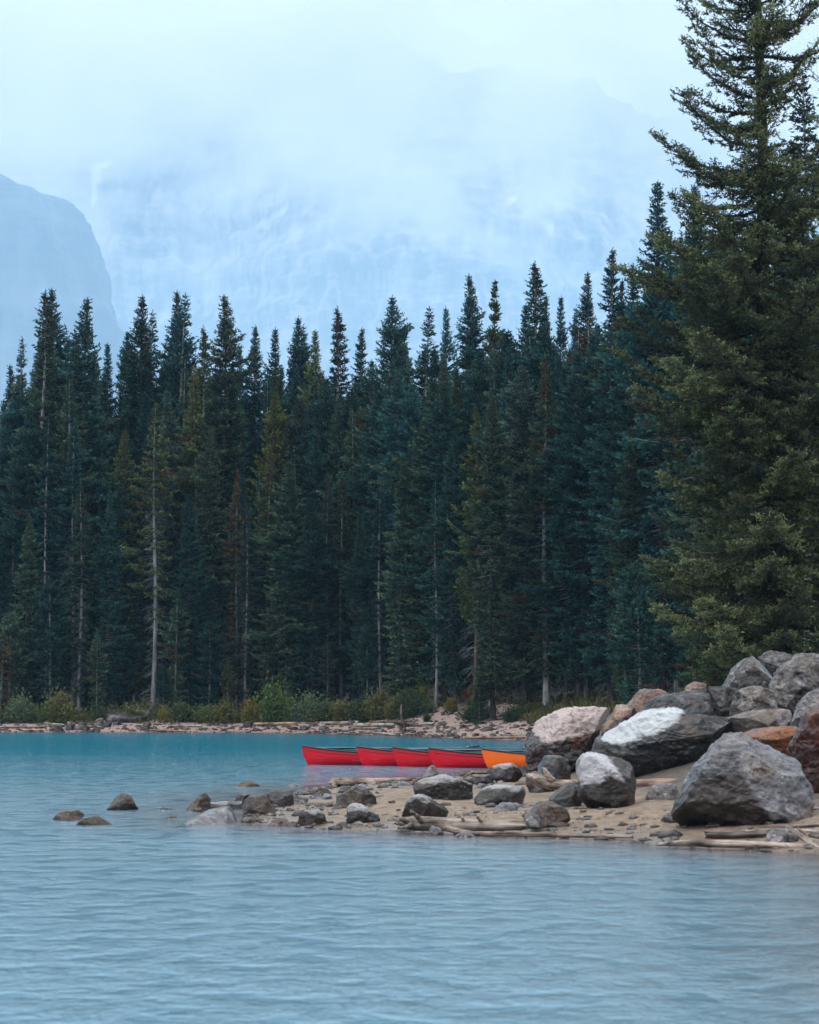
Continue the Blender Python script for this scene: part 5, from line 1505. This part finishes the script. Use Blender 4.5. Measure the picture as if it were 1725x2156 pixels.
for a in [(z6, (-20, 215), (300, 210), 12, WOOD_BROWN, 'long brown log at the far left beach'), (z6, (295, 187), (420, 198), 14, WOOD_PALE, 'pale log at the foot of the left shore bushes'),
          (z6, (1115, 205), (1330, 205), 15, WOOD_PALE, 'pale log alone on the pink gravel'), (z6, (990, 235), (1225, 240), 14, WOOD_BROWN, 'brown log near the water on the pink gravel'),
          (z6, (1480, 243), (1645, 240), 9, WOOD_PALE, 'thin pale pole at the mid-beach waterline'), (z6, (1275, 250), (1400, 247), 7, WOOD_PALE, 'thin pole just at the water right of the brown log'),
          (z7, (0, 522), (255, 515), 18, WOOD_PALE, 'long orange-brown log along the bush line'), (z7, (425, 515), (630, 508), 20, WOOD_PALE, 'thick pale log below the green bushes'),
          (z7, (600, 527), (850, 525), 24, WOOD_PALE, 'thickest bleached log left of the uprooted stump'), (z7, (590, 547), (750, 545), 14, WOOD_BROWN, 'brown log lying in front of the thickest bleached one'),
          (z7, (930, 522), (1095, 517), 16, WOOD_PALE, 'grey log right of the uprooted stump'), (z7, (130, 578), (300, 573), 7, WOOD_PALE, 'thin pole at the water below the bluish mid-beach rock'),
          (z7, (700, 507), (790, 503), 12, WOOD_BROWN, 'short log behind the thickest bleached one'), (z7, (1280, 606), (1665, 600), 12, WOOD_BROWN, 'long dark-sided log at the right far waterline'),
          (z7, (1500, 590), (1655, 584), 9, WOOD_PALE, 'pale pole lying above the long dark-sided log'), (z7, (500, 582), (700, 578), 10, WOOD_DARK, 'dark wet log at the waterline left of the stump'),
          (z7, (640, 562), (860, 588), 12, WOOD_PALE, 'slanting grey pole running down to the water by the stump')]:
    flog(*a, tint=(1.05, .8, .6) if 'orange' in a[-1] else (1, 1, 1))
# uprooted stump with a spike of trunk and a plate of roots
def stump():
    Y = fy(*z7(900, 560, 0)[:2])
    o0 = P(*z7(900, 555, Y))
    root = bpy.data.objects.new('tree_stump', None)
    COL.objects.link(root)
    root.location = o0
    A = Acc()
    q = [P(*z7(x, y, Y)) - o0 for x, y in ((905, 560), (903, 510), (890, 450), (895, 402))]
    add_log(A, q, [.16, .10, .06, .035], 5, sides=10, rough=.3)
    link('trunk', mesh_np('stump_trunk', np.concatenate(A.V), np.concatenate(A.F), WOOD_DARK, None, True), root).color = (1.2, 1, .9, 1)
    rg = np.random.default_rng(3)
    for k in range(13):
        a = rg.uniform(0, 6.28)
        B = Acc()
        l = rg.uniform(.5, 1.25)
        d = np.array([math.cos(a), .5 * math.sin(a), rg.uniform(-.15, .55)])
        add_log(B, [[0, 0, .2], d * l * .5 + [0, 0, .25], d * l + rg.normal(size=3) * .15], [.11, .06, .02], 50 + k, sides=6, res=9, rough=.3)
        link('root', mesh_np('stump_root', np.concatenate(B.V), np.concatenate(B.F), WOOD_DARK, None, True), root).color = (1, 1, 1, 1)
    tag(root, 'uprooted stump with upright spike and dark roots on the far beach', 'tree stump')
stump()
# fallen grey wood and roots beside the trail, under the two stout trunks
for k, (a, b, r, lab) in enumerate([((1105, 1487, 104.5), (1160, 1478, 106), 2.6, 'grey fallen pole lowest beside the trail'), ((1108, 1480, 105.5), (1150, 1466, 107), 2.0, 'grey fallen pole slanting up beside the trail'),
                                    ((1120, 1475, 107), (1178, 1470, 108), 2.2, 'grey fallen pole nearest the red-brown trunk'), ((1112, 1492, 104), (1140, 1484, 105), 2.2, 'short weathered pole under the stout grey trunk'),
                                    ((1095, 1512, 103.5), (1135, 1505, 104.2), 2.6, 'dark root log on the bank edge above the blocky boulder')]):
    a, b = [(q_[0], q_[1], ground_Y(q_[0], q_[1] + r, 101, 120)) for q_ in (a, b)]
    driftwood([a, tuple(.5 * (x + y) for x, y in zip(a, b)), b], [r, r, r * .6], WOOD_PALE if k < 4 else WOOD_DARK, lab, 'fallen wood beside the trail', tint=(.4, .45, .5), sides=8)

# ================================================================== canoes
def paint(name, col, scuff):
    p = NT(name)
    co = p.coord('Object')
    sc = p.noise(1.0, 5, .7, p.mapping(co, (2.2, 2.2, 26)), .2)
    n2 = p.noise(3, 4, .6, co)
    z = p.n('ShaderNodeSeparateXYZ', {'Vector': co}).outputs['Z']
    m = p.math('MULTIPLY', p.mr(sc, .56, .70), p.n('ShaderNodeClamp', {'Value': p.mr(z, .24, .06)}).outputs[0])
    c = p.mix(p.mr(n2, .3, .7, 0, .25), col, tuple(x * .75 for x in col))
    c = p.mix(p.math('MULTIPLY', m, .55), c, scuff)
    p.principled(c, p.mr(n2, .3, .7, .3, .45), .3)
    return p.m
RED = paint('canoe_red', (0.60, 0.002, 0.012), (0.75, 0.35, 0.38))
ORANGE = paint('canoe_orange', (0.85, 0.125, 0.002), (0.85, 0.5, 0.25))
INNER = NT('canoe_inside'); INNER.principled((0.20, 0.27, 0.33), .5, .4)
TRIM = NT('canoe_black_trim'); TRIM.principled((0.012, 0.013, 0.018), .4, .5)
SEATM = NT('canoe_seat_webbing'); SEATM.principled((0.10, 0.085, 0.07), .7, .3)
TRIM_, INNER_, SEAT_ = TRIM.m, INNER.m, SEATM.m
CL, CB = 5.0, .88
def canoe_line(s):
    """half beam, keel height, sheer height at station s in -1..1"""
    a = abs(s)
    hb = CB / 2 * (1 - a ** 2.3) ** .9
    keel = -.10 + .10 * max(0, (a - .86) / .14) ** 2.2
    sheer = .30 + .19 * a ** 2.0
    return hb, keel, sheer
def canoe_section(s, inset=0.0, n=9):
    hb, k, sh = canoe_line(s)
    hb = max(hb - inset, .004)
    k = k + inset
    out = []
    for i in range(n):
        t = i / (n - 1)                      # keel to gunwale
        y = hb * min(1, math.sin(min(1, t * 1.25) * math.pi / 2) ** .75) * (1 + .03 * math.sin(t * math.pi))
        z = k + (sh - k) * (t ** 1.55)
        out.append((y, z))
    return out
def stem_x(z, s):
    """the ends curve: recurved bow"""
    return 0.0
def hull_mesh(name, mat, inset=0.0, flip=False):
    S = np.concatenate([np.linspace(-1, -.8, 9)[:-1], np.linspace(-.8, .8, 33), np.linspace(.8, 1, 9)[1:]])
    n = 9
    rows = []
    for s in S:
        sec = canoe_section(s, inset, n)
        a = abs(s)
        ring = [(-y, z) for y, z in reversed(sec)] + sec[1:]
        row = []
        for (y, z) in ring:
            _, k, sh = canoe_line(s)
            f = (z - k) / max(sh - k, 1e-3)
            x = s * (CL / 2 - inset)
            x -= math.copysign(1, s) * .16 * max(0, (a - .8) / .2) ** 2 * (1 - f) ** 1.6      # stem rakes under
            row.append((x, y, z))
        rows.append(row)
    m = 2 * n - 1
    V = np.array(rows).reshape(-1, 3)
    i = np.arange(len(S) * m).reshape(len(S), m)
    F = np.stack([i[:-1, :-1].ravel(), i[:-1, 1:].ravel(), i[1:, 1:].ravel(), i[1:, :-1].ravel()], 1)
    if not flip:
        F = F[:, ::-1]
    return mesh_np(name, V, F, mat, None, True)
def gunwale_mesh(sg):
    S = np.linspace(-.995, .995, 41)
    pts = []
    for s in S:
        hb, k, sh = canoe_line(s)
        pts.append((s * CL / 2, sg * max(hb, .012), sh + .008))
    V, F = tube(np.array(pts), np.full(len(S), .028), 6)
    return mesh_np('gunwale', V, F, TRIM_, None, True)
def deck_mesh(sg):
    S = np.linspace(.80, .992, 8) * sg
    V = []
    for s in S:
        hb, k, sh = canoe_line(s)
        for y in (-1, -.4, .4, 1):
            V.append((s * CL / 2, y * hb, sh + .012 + .02 * (1 - abs(y))))
    V = np.array(V)
    i = np.arange(32).reshape(8, 4)
    F = np.stack([i[:-1, :-1].ravel(), i[:-1, 1:].ravel(), i[1:, 1:].ravel(), i[1:, :-1].ravel()], 1)
    return mesh_np('deck_plate', V, F, TRIM_, None, True)
STRIP = NT('canoe_crease'); STRIP.principled((0.11, 0.004, 0.012), .5, .3)  # thin dark red tube added as the shaded crease below the gunwale
def strip_mesh(sg):
    S = np.linspace(-.94, .94, 41)
    pts = []
    for s in S:
        y, z = canoe_section(s, 0, 9)[7]
        pts.append((s * CL / 2, sg * (y + .004), z))
    V, F = tube(np.array(pts), np.full(len(S), .009), 5)
    return mesh_np('crease_line', V, F, STRIP.m, None, True)
def rope_mesh():
    t = np.linspace(0, 1, 16)
    pts = np.c_[2.28 - .35 * t + .03 * np.sin(t * 14), .05 * np.sin(t * 9), .485 - .10 * t + .015 * np.cos(t * 20)]
    m = NT('canoe_rope'); m.principled((0.62, 0.52, 0.28), .8, .2)
    V, F = tube(pts, np.full(16, .014), 5)
    return mesh_np('rope', V, F, m.m, None, True)
def slab_box(cx, cz, lx, ly, lz, mat, name):
    return box_mesh(name, (cx - lx / 2, -ly / 2, cz - lz / 2), (cx + lx / 2, ly / 2, cz + lz / 2), mat)
CANOE_ME = dict(inner=hull_mesh('inner_hull', INNER_, .014, True), gl=gunwale_mesh(1), gr=gunwale_mesh(-1), d1=deck_mesh(1), d2=deck_mesh(-1))
CANOE_ME['seat1'] = slab_box(1.45, .17, .26, .60, .025, SEAT_, 'seat')
CANOE_ME['seat2'] = slab_box(-1.25, .17, .26, .66, .025, SEAT_, 'seat')
CANOE_ME['thw'] = slab_box(.25, .235, .06, .83, .022, TRIM_, 'thwart')
CANOE_ME['st1'], CANOE_ME['st2'], CANOE_ME['rope'] = strip_mesh(1), strip_mesh(-1), rope_mesh()
CANOE_ME['keelred'] = hull_mesh('hull_red', RED)
CANOE_ME['keelor'] = hull_mesh('hull_orange', ORANGE)
def canoe(u, v, Y, yaw, hull, label, roll=0):
    """u, v: where the near stem meets the water; the bow points to the left"""
    p = P(u, v, Y)
    root = bpy.data.objects.new('canoe', None)
    COL.objects.link(root)
    c, s = math.cos(yaw), math.sin(yaw)
    root.location = (p[0] + c * (CL / 2 - .10), Y + s * (CL / 2 - .10), 0.035)
    root.rotation_euler = (roll, 0, yaw)
    for nm, key in (('hull', hull), ('inner_hull', 'inner'), ('gunwale', 'gl'), ('gunwale', 'gr'), ('deck_plate', 'd1'), ('deck_plate', 'd2'), ('seat', 'seat1'), ('seat', 'seat2'), ('thwart', 'thw'), ('rope', 'rope')) + ((('crease_line', 'st1'), ('crease_line', 'st2')) if hull == 'keelred' else ()):
        link(nm, CANOE_ME[key], root)
    tag(root, label, 'canoe', 'canoes moored side by side off the spit')
canoe(642, 1610, 67.3, R(-2.0), 'keelred', 'leftmost red canoe, its whole bow clear of the others', R(1))
canoe(758, 1611, 66.4, R(-1.6), 'keelred', 'second red canoe from the left', R(-1))
canoe(834, 1612, 65.5, R(-1.8), 'keelred', 'third red canoe from the left, bow slightly higher than its neighbours', R(1))
canoe(910, 1614, 64.6, R(-1.2), 'keelred', 'red canoe directly beside the orange one')
canoe(1022, 1616, 63.7, R(-1.5), 'keelor', 'orange canoe half hidden by the blocky boulder', R(-1))

# ================================================================== shrubs and ground cover
def shrub_mesh(name, seed, n_st=26, leaf=.075, airy=.5, n_leaf=42):
    """a leafy bush about 1 m high and wide"""
    rg = np.random.default_rng(seed)
    st, PP, DD, TT, BB = Acc(), [], [], [], []
    for k in range(n_st):
        az = rg.uniform(0, 6.28)
        lean = rg.uniform(.05, .75)
        L = rg.uniform(.55, 1.08) * (1 - .25 * lean)
        d = np.array([math.cos(az) * lean, math.sin(az) * lean, 1 - .4 * lean])
        s = np.linspace(0, 1, 6)
        pts = d * (L * s)[:, None] + np.c_[rg.normal(size=(6, 2)) * .02, np.zeros(6)]
        pts[:, 2] -= .12 * lean * s ** 2
        pts[:, :2] += rg.normal(size=2) * .08
        st.add(*tube(pts, np.linspace(.010, .003, 6), 3))
        for q in range(n_leaf):
            f = rg.uniform(.18, 1.0)
            p0 = pts[0] * (1 - f) + pts[-1] * f
            tw = rg.normal(size=3) * airy * .17
            PP.append(p0 + tw)
            DD.append(unit(tw * 4 + rg.normal(size=3) * .6 + np.array([0, 0, .4])))
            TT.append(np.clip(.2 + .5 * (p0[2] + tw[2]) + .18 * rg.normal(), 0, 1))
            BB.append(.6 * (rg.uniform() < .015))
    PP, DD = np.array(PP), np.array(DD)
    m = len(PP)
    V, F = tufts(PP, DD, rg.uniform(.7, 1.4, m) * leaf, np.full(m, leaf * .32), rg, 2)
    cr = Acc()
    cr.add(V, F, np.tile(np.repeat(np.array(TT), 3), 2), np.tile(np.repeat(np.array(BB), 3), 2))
    return cr.mesh(name + '_leaves', LEAF), st.mesh(name + '_stems', BARK_DARK, False, False)
SHRUB = [shrub_mesh('willow_a', 61, 34, .08, .6, 60), shrub_mesh('willow_b', 62, 42, .07, .65, 60), shrub_mesh('willow_c', 63, 26, .09, .75, 70)]
BUSH_K = 1.45
BUSH_C = {'sage': (0.10, 0.135, 0.085), 'green': (0.085, 0.125, 0.045), 'olive': (0.115, 0.115, 0.045), 'yellow': (0.16, 0.14, 0.042), 'rust': (0.22, 0.12, 0.045), 'dark': (0.045, 0.068, 0.038)}
def shrub(k, u, v, wpx, hpx, col, label, group='bushes along the far shore', Y=None):
    if Y is None:
        Y = ground_Y(u, v, 102, 134, 0, 2.6)
        while float(land_sd(*[np.array([t]) for t in P(u, v, Y)[:2]])[0]) > (4.3 if u < 880 else 30):
            Y -= .25
    p = P(u, v, Y)
    root = bpy.data.objects.new('shrub', None)
    COL.objects.link(root)
    root.location = (p[0], Y, float(hgt(p[0], Y)[0]) - .03)
    s = 1 / pxm(Y)
    root.scale = (wpx * s / 1.25, wpx * s / 1.25, hpx * s)
    root.rotation_euler = (0, 0, u * .37)
    a, b = SHRUB[k]
    o = link('foliage', a, root)
    o.color = (*[min(.5, x * BUSH_K * .85) for x in BUSH_C[col]], 1)
    o['kind'] = 'stuff'
    o = link('stems', b, root)
    o['kind'] = 'stuff'
    tag(root, label, 'shrub', group)
for a in [(0, 38, 1520, 84, 62, 'sage', 'grey-green willow bush at the left end of the far shore'), (1, 66, 1519, 60, 40, 'green', 'low green bush right of the grey-green willow'),
          (2, 125, 1518, 74, 74, 'olive', 'olive bush left of the grey-skirted spruce'), (1, 98, 1519, 50, 42, 'green', 'small green bush left of the olive one'),
          (1, 215, 1516, 60, 32, 'dark', 'dark low bush right of the grey-skirted spruce'), (2, 292, 1476, 60, 24, 'olive', 'low olive bush above the bare grey bank'),
          (1, 275, 1510, 50, 26, 'dark', 'dark low growth left of the bare grey bank'), (1, 345, 1515, 30, 34, 'yellow', 'yellow sprig at the foot of the bare pale trunk'),
          (0, 385, 1516, 60, 44, 'dark', 'dark bush right of the bare pale trunk'), (1, 430, 1514, 60, 40, 'green', 'mid-green bush below the dark young spruce'),
          (2, 478, 1516, 54, 50, 'olive', 'olive bush left of the yellow one'), (0, 527, 1514, 52, 56, 'yellow', 'yellow-leaved bush left of the tall green bush'),
          (0, 577, 1514, 86, 88, 'green', 'tall bright green bush at the middle of the far shore'), (2, 610, 1515, 50, 60, 'green', 'green bush leaning on the tall bright one'),
          (1, 650, 1516, 82, 64, 'sage', 'broad sage bush above the orange-brown log'), (0, 722, 1514, 84, 48, 'olive', 'wide low olive bush above the pale log'),
          (2, 690, 1514, 44, 40, 'dark', 'dark small bush between sage and olive bushes'), (1, 775, 1512, 66, 54, 'dark', 'dark bush left of the stump'),
          (2, 800, 1508, 60, 70, 'olive', 'brownish bush behind the thickest bleached log'), (0, 835, 1510, 66, 52, 'olive', 'olive bush just behind the uprooted stump'),
          (1, 870, 1505, 70, 64, 'dark', 'dark green bush right of the uprooted stump'), (2, 905, 1490, 70, 60, 'olive', 'olive bush on the slope right of the stump'),
          (0, 900, 1500, 50, 30, 'sage', 'pale low bush where the sandy slope begins'), (1, 945, 1478, 76, 60, 'green', 'green bush topping the sandy bank'),
          (2, 950, 1500, 36, 34, 'yellow', 'small yellowish tuft on the sandy bank'), (1, 900, 1520, 26, 24, 'dark', 'little dark bush alone on the sand slope'),
          (0, 985, 1470, 60, 60, 'olive', 'olive bush left of the stout grey trunk'), (2, 1022, 1462, 50, 66, 'yellow', 'yellow-green bush behind the bushy low spruce'),
          (1, 1000, 1480, 60, 40, 'rust', 'rusty bush above the sand near the stout trunk'), (0, 1005, 1518, 96, 50, 'dark', 'dark spreading bush at the foot of the sandy bank'),
          (1, 1060, 1480, 50, 40, 'rust', 'small rusty bush left of the stout grey trunk'), (0, 1078, 1520, 56, 36, 'dark', 'dark bush under the stout grey trunk'),
          (2, 1125, 1462, 62, 62, 'olive', 'olive bush between the two stout trunks'), (1, 1150, 1466, 60, 50, 'dark', 'dark bush left of the red-brown trunk'),
          (0, 1225, 1448, 66, 40, 'dark', 'dark bush above the trail'), (2, 1255, 1440, 50, 36, 'green', 'green bush at the upper trail'),
          (2, 983, 1420, 34, 50, 'rust', 'tall orange-leaved sapling bush above the sandy bank'), (1, 1290, 1440, 50, 30, 'rust', 'reddish bush at the trail bend'),
          (0, 940, 1440, 80, 60, 'dark', 'dark understorey bush high on the bank'), (1, 860, 1470, 80, 60, 'dark', 'dark understorey bush behind the stump bushes'),
          (2, 760, 1480, 80, 50, 'dark', 'dark understorey bush behind the olive row'), (1, 1060, 1440, 80, 60, 'green', 'green understorey bush behind the stout trunk')]:
    shrub(*a)
for a in [(0, 1310, 1478, 110, 62, 'dark', 'large dark bush in front of the trail beside the pink boulder', 74), (1, 1268, 1486, 60, 34, 'olive', 'low olive bush left of the large dark one', 75),
          (2, 1345, 1468, 90, 70, 'dark', 'dark bush directly behind the salmon boulder', 66), (1, 1400, 1450, 110, 80, 'dark', 'dark bush under the big spruce skirt', 62),
          (0, 1290, 1470, 60, 40, 'rust', 'brownish bush where the trail disappears', 78)]:
    shrub(*a[:7], group='bushes beside the trail', Y=a[7])
# trail climbing into the trees
def trail():
    ctl = [(1095, 1500), (1150, 1489), (1200, 1482), (1245, 1470), (1280, 1452), (1292, 1438), (1284, 1424), (1300, 1415)]
    Ys = [104.5, 105.5, 106.5, 107.5, 109, 111, 113, 116]
    L, Rr = [], []
    t = np.linspace(0, len(ctl) - 1, 60)
    us = np.interp(t, range(len(ctl)), [c[0] for c in ctl])
    yy = np.interp(t, range(len(ctl)), Ys)
    V = []
    for i, (u, Y) in enumerate(zip(us, yy)):
        x = (u - PW / 2) / FPX * Y
        for k in np.linspace(-1, 1, 7):
            X = x + k * .35
            Yk = Y + k * .95
            V.append((X, Yk, float(hgt(X, Yk)[0]) + .035 + .01 * (1 - abs(k))))
    i = np.arange(len(V)).reshape(60, 7)
    F = np.stack([i[:-1, :-1].ravel(), i[:-1, 1:].ravel(), i[1:, 1:].ravel(), i[1:, :-1].ravel()], 1)
    m = NT('trail_dust')
    n = m.noise(3, 5, .65, m.pos())
    m.principled(m.ramp(n, [(.3, (0.13, 0.125, 0.13)), (.55, (0.24, 0.23, 0.235)), (.8, (0.34, 0.32, 0.32))]), .9, .2, m.bump(n, .5, .05))
    tag(link('footpath', mesh_np('footpath', V, F, m.m, None, True)), kind='structure')
trail()
# understorey: grass and low herbs over the forest edge and the bank under the big trees
def undergrowth():
    rg = np.random.default_rng(123)
    P_ = []
    xs, ys = rg.uniform(-27, 14, 30000), rg.uniform(103, 136, 30000)
    s = land_sd(xs, ys)
    nz = fbm(xs * .5, ys * .5, seed=8)
    k = (s > 4.2 + 1.6 * nz + 4.5 * (xs > -1.5) * (xs < 5)) & (s < 16)
    P_.append(np.c_[xs[k], ys[k]])
    p = np.concatenate(P_)
    z = height(p[:, 0], p[:, 1])
    n = len(p)
    A = Acc()
    pts = np.repeat(np.c_[p, z], 4, 0) + np.c_[rg.normal(size=(4 * n, 2)) * .12, np.zeros(4 * n)]
    d = unit(np.c_[rg.normal(size=(4 * n, 2)) * .55, np.ones(4 * n)])
    V, F = tufts(pts, d, rg.uniform(.12, .42, 4 * n), np.full(4 * n, .035), rg, 1)
    A.add(V, F, np.repeat(np.clip(.4 + .3 * rg.normal(size=4 * n), 0, 1), 3), np.repeat((rg.uniform(size=4 * n) < .08) * .6, 3))
    o = link('undergrowth', A.mesh('undergrowth', LEAF))
    o.color = (0.085, 0.092, 0.040, 1)
    tag(o, kind='stuff')
undergrowth()
def scrub():
    rg = np.random.default_rng(321)
    n = 620
    xs, ys = rg.uniform(-27, 10, 24000), rg.uniform(100, 136, 24000)
    s = land_sd(xs, ys)
    nz = fbm(xs * .7, ys * .7, seed=18)
    lo = np.where(xs < -1, 3.4, 8.0) + 1.2 * nz
    k = (s > lo) & (s < np.where(xs < -1, 6.5, 13)) & (nz > -.2) & (fbm(xs * .25, ys * .1, seed=91) > -.25)
    xs, ys = xs[k][:n], ys[k][:n]
    z = hgt(xs, ys)
    PP, DD, LL, TT, BB = [], [], [], [], []
    for x, y, zz in zip(xs, ys, z):
        w_, h_ = rg.uniform(.3, .8), rg.uniform(.15, .65) + (.6 if rg.uniform() < .2 else 0)
        m = int(110 * w_ * (h_ + .3))
        a = rg.uniform(0, 6.28, m)
        r_ = np.sqrt(rg.uniform(0, 1, m))
        hh = rg.uniform(0, 1, m) ** .7
        PP.append(np.c_[x + w_ * r_ * np.cos(a), y + w_ * r_ * np.sin(a), zz + h_ * hh * (1 - .45 * r_ ** 2)])
        DD.append(unit(np.c_[np.cos(a) * r_, np.sin(a) * r_, np.full(m, .5)] + rg.normal(size=(m, 3)) * .6))
        LL.append(rg.uniform(.07, .15, m))
        b_ = rg.normal() * .18
        TT.append(np.clip(.25 + .45 * hh + b_ + rg.normal(size=m) * .1, 0, 1))
        BB.append(np.full(m, max(0, rg.normal() * .16)))
    PP, DD, LL, TT, BB = map(np.concatenate, (PP, DD, LL, TT, BB))
    V, F = tufts(PP, DD, LL, LL * .32, rg, 2)
    A = Acc()
    A.add(V, F, np.tile(np.repeat(TT, 3), 2), np.tile(np.repeat(BB, 3), 2))
    o = link('shrubbery', A.mesh('shrubbery', LEAF))
    o.color = (0.115, 0.125, 0.06, 1)
    tag(o, kind='stuff')
scrub()

# ------------------------------------------------------------------ rain: tiny crowns thrown up where drops strike the lake
def rain():
    rg = np.random.default_rng(2024)
    n = 4500
    y = 13 * (122 / 13.0) ** rg.uniform(0, 1, n)
    x = rg.uniform(-.185, .185, n) * y
    k = (land_sd(x, y) < -.25) & (y > 26 + rg.uniform(0, 20, n))
    x, y = x[k], y[k]
    n = len(x)
    h = rg.uniform(.002, .008, n) * (.2 + y / 55)
    base = np.c_[x, y, np.zeros(n)]
    V, F = [], []
    for j in range(3):
        a = rg.uniform(0, 6.28, n)
        d = np.c_[np.cos(a), np.sin(a)]
        w_ = (rg.uniform(.003, .007, n) * (.2 + y / 55))[:, None]
        s = np.c_[-d[:, 1], d[:, 0]]
        p0 = base + np.c_[d * .008 - s * w_, np.zeros(n)]
        p1 = base + np.c_[d * .008 + s * w_, np.zeros(n)]
        p2 = base + np.c_[d * rg.uniform(.01, .03, n)[:, None], h * rg.uniform(.6, 1.1, n)]
        V.append(np.stack([p0, p1, p2], 1).reshape(-1, 3))
    V = np.concatenate(V)
    F = np.arange(len(V)).reshape(-1, 3)
    m = NT('rain_splash_water')
    m.principled((.38, .5, .55), .25, .5)
    tag(link('rain', mesh_np('rain', V, F, m.m)), kind='stuff')
rain()
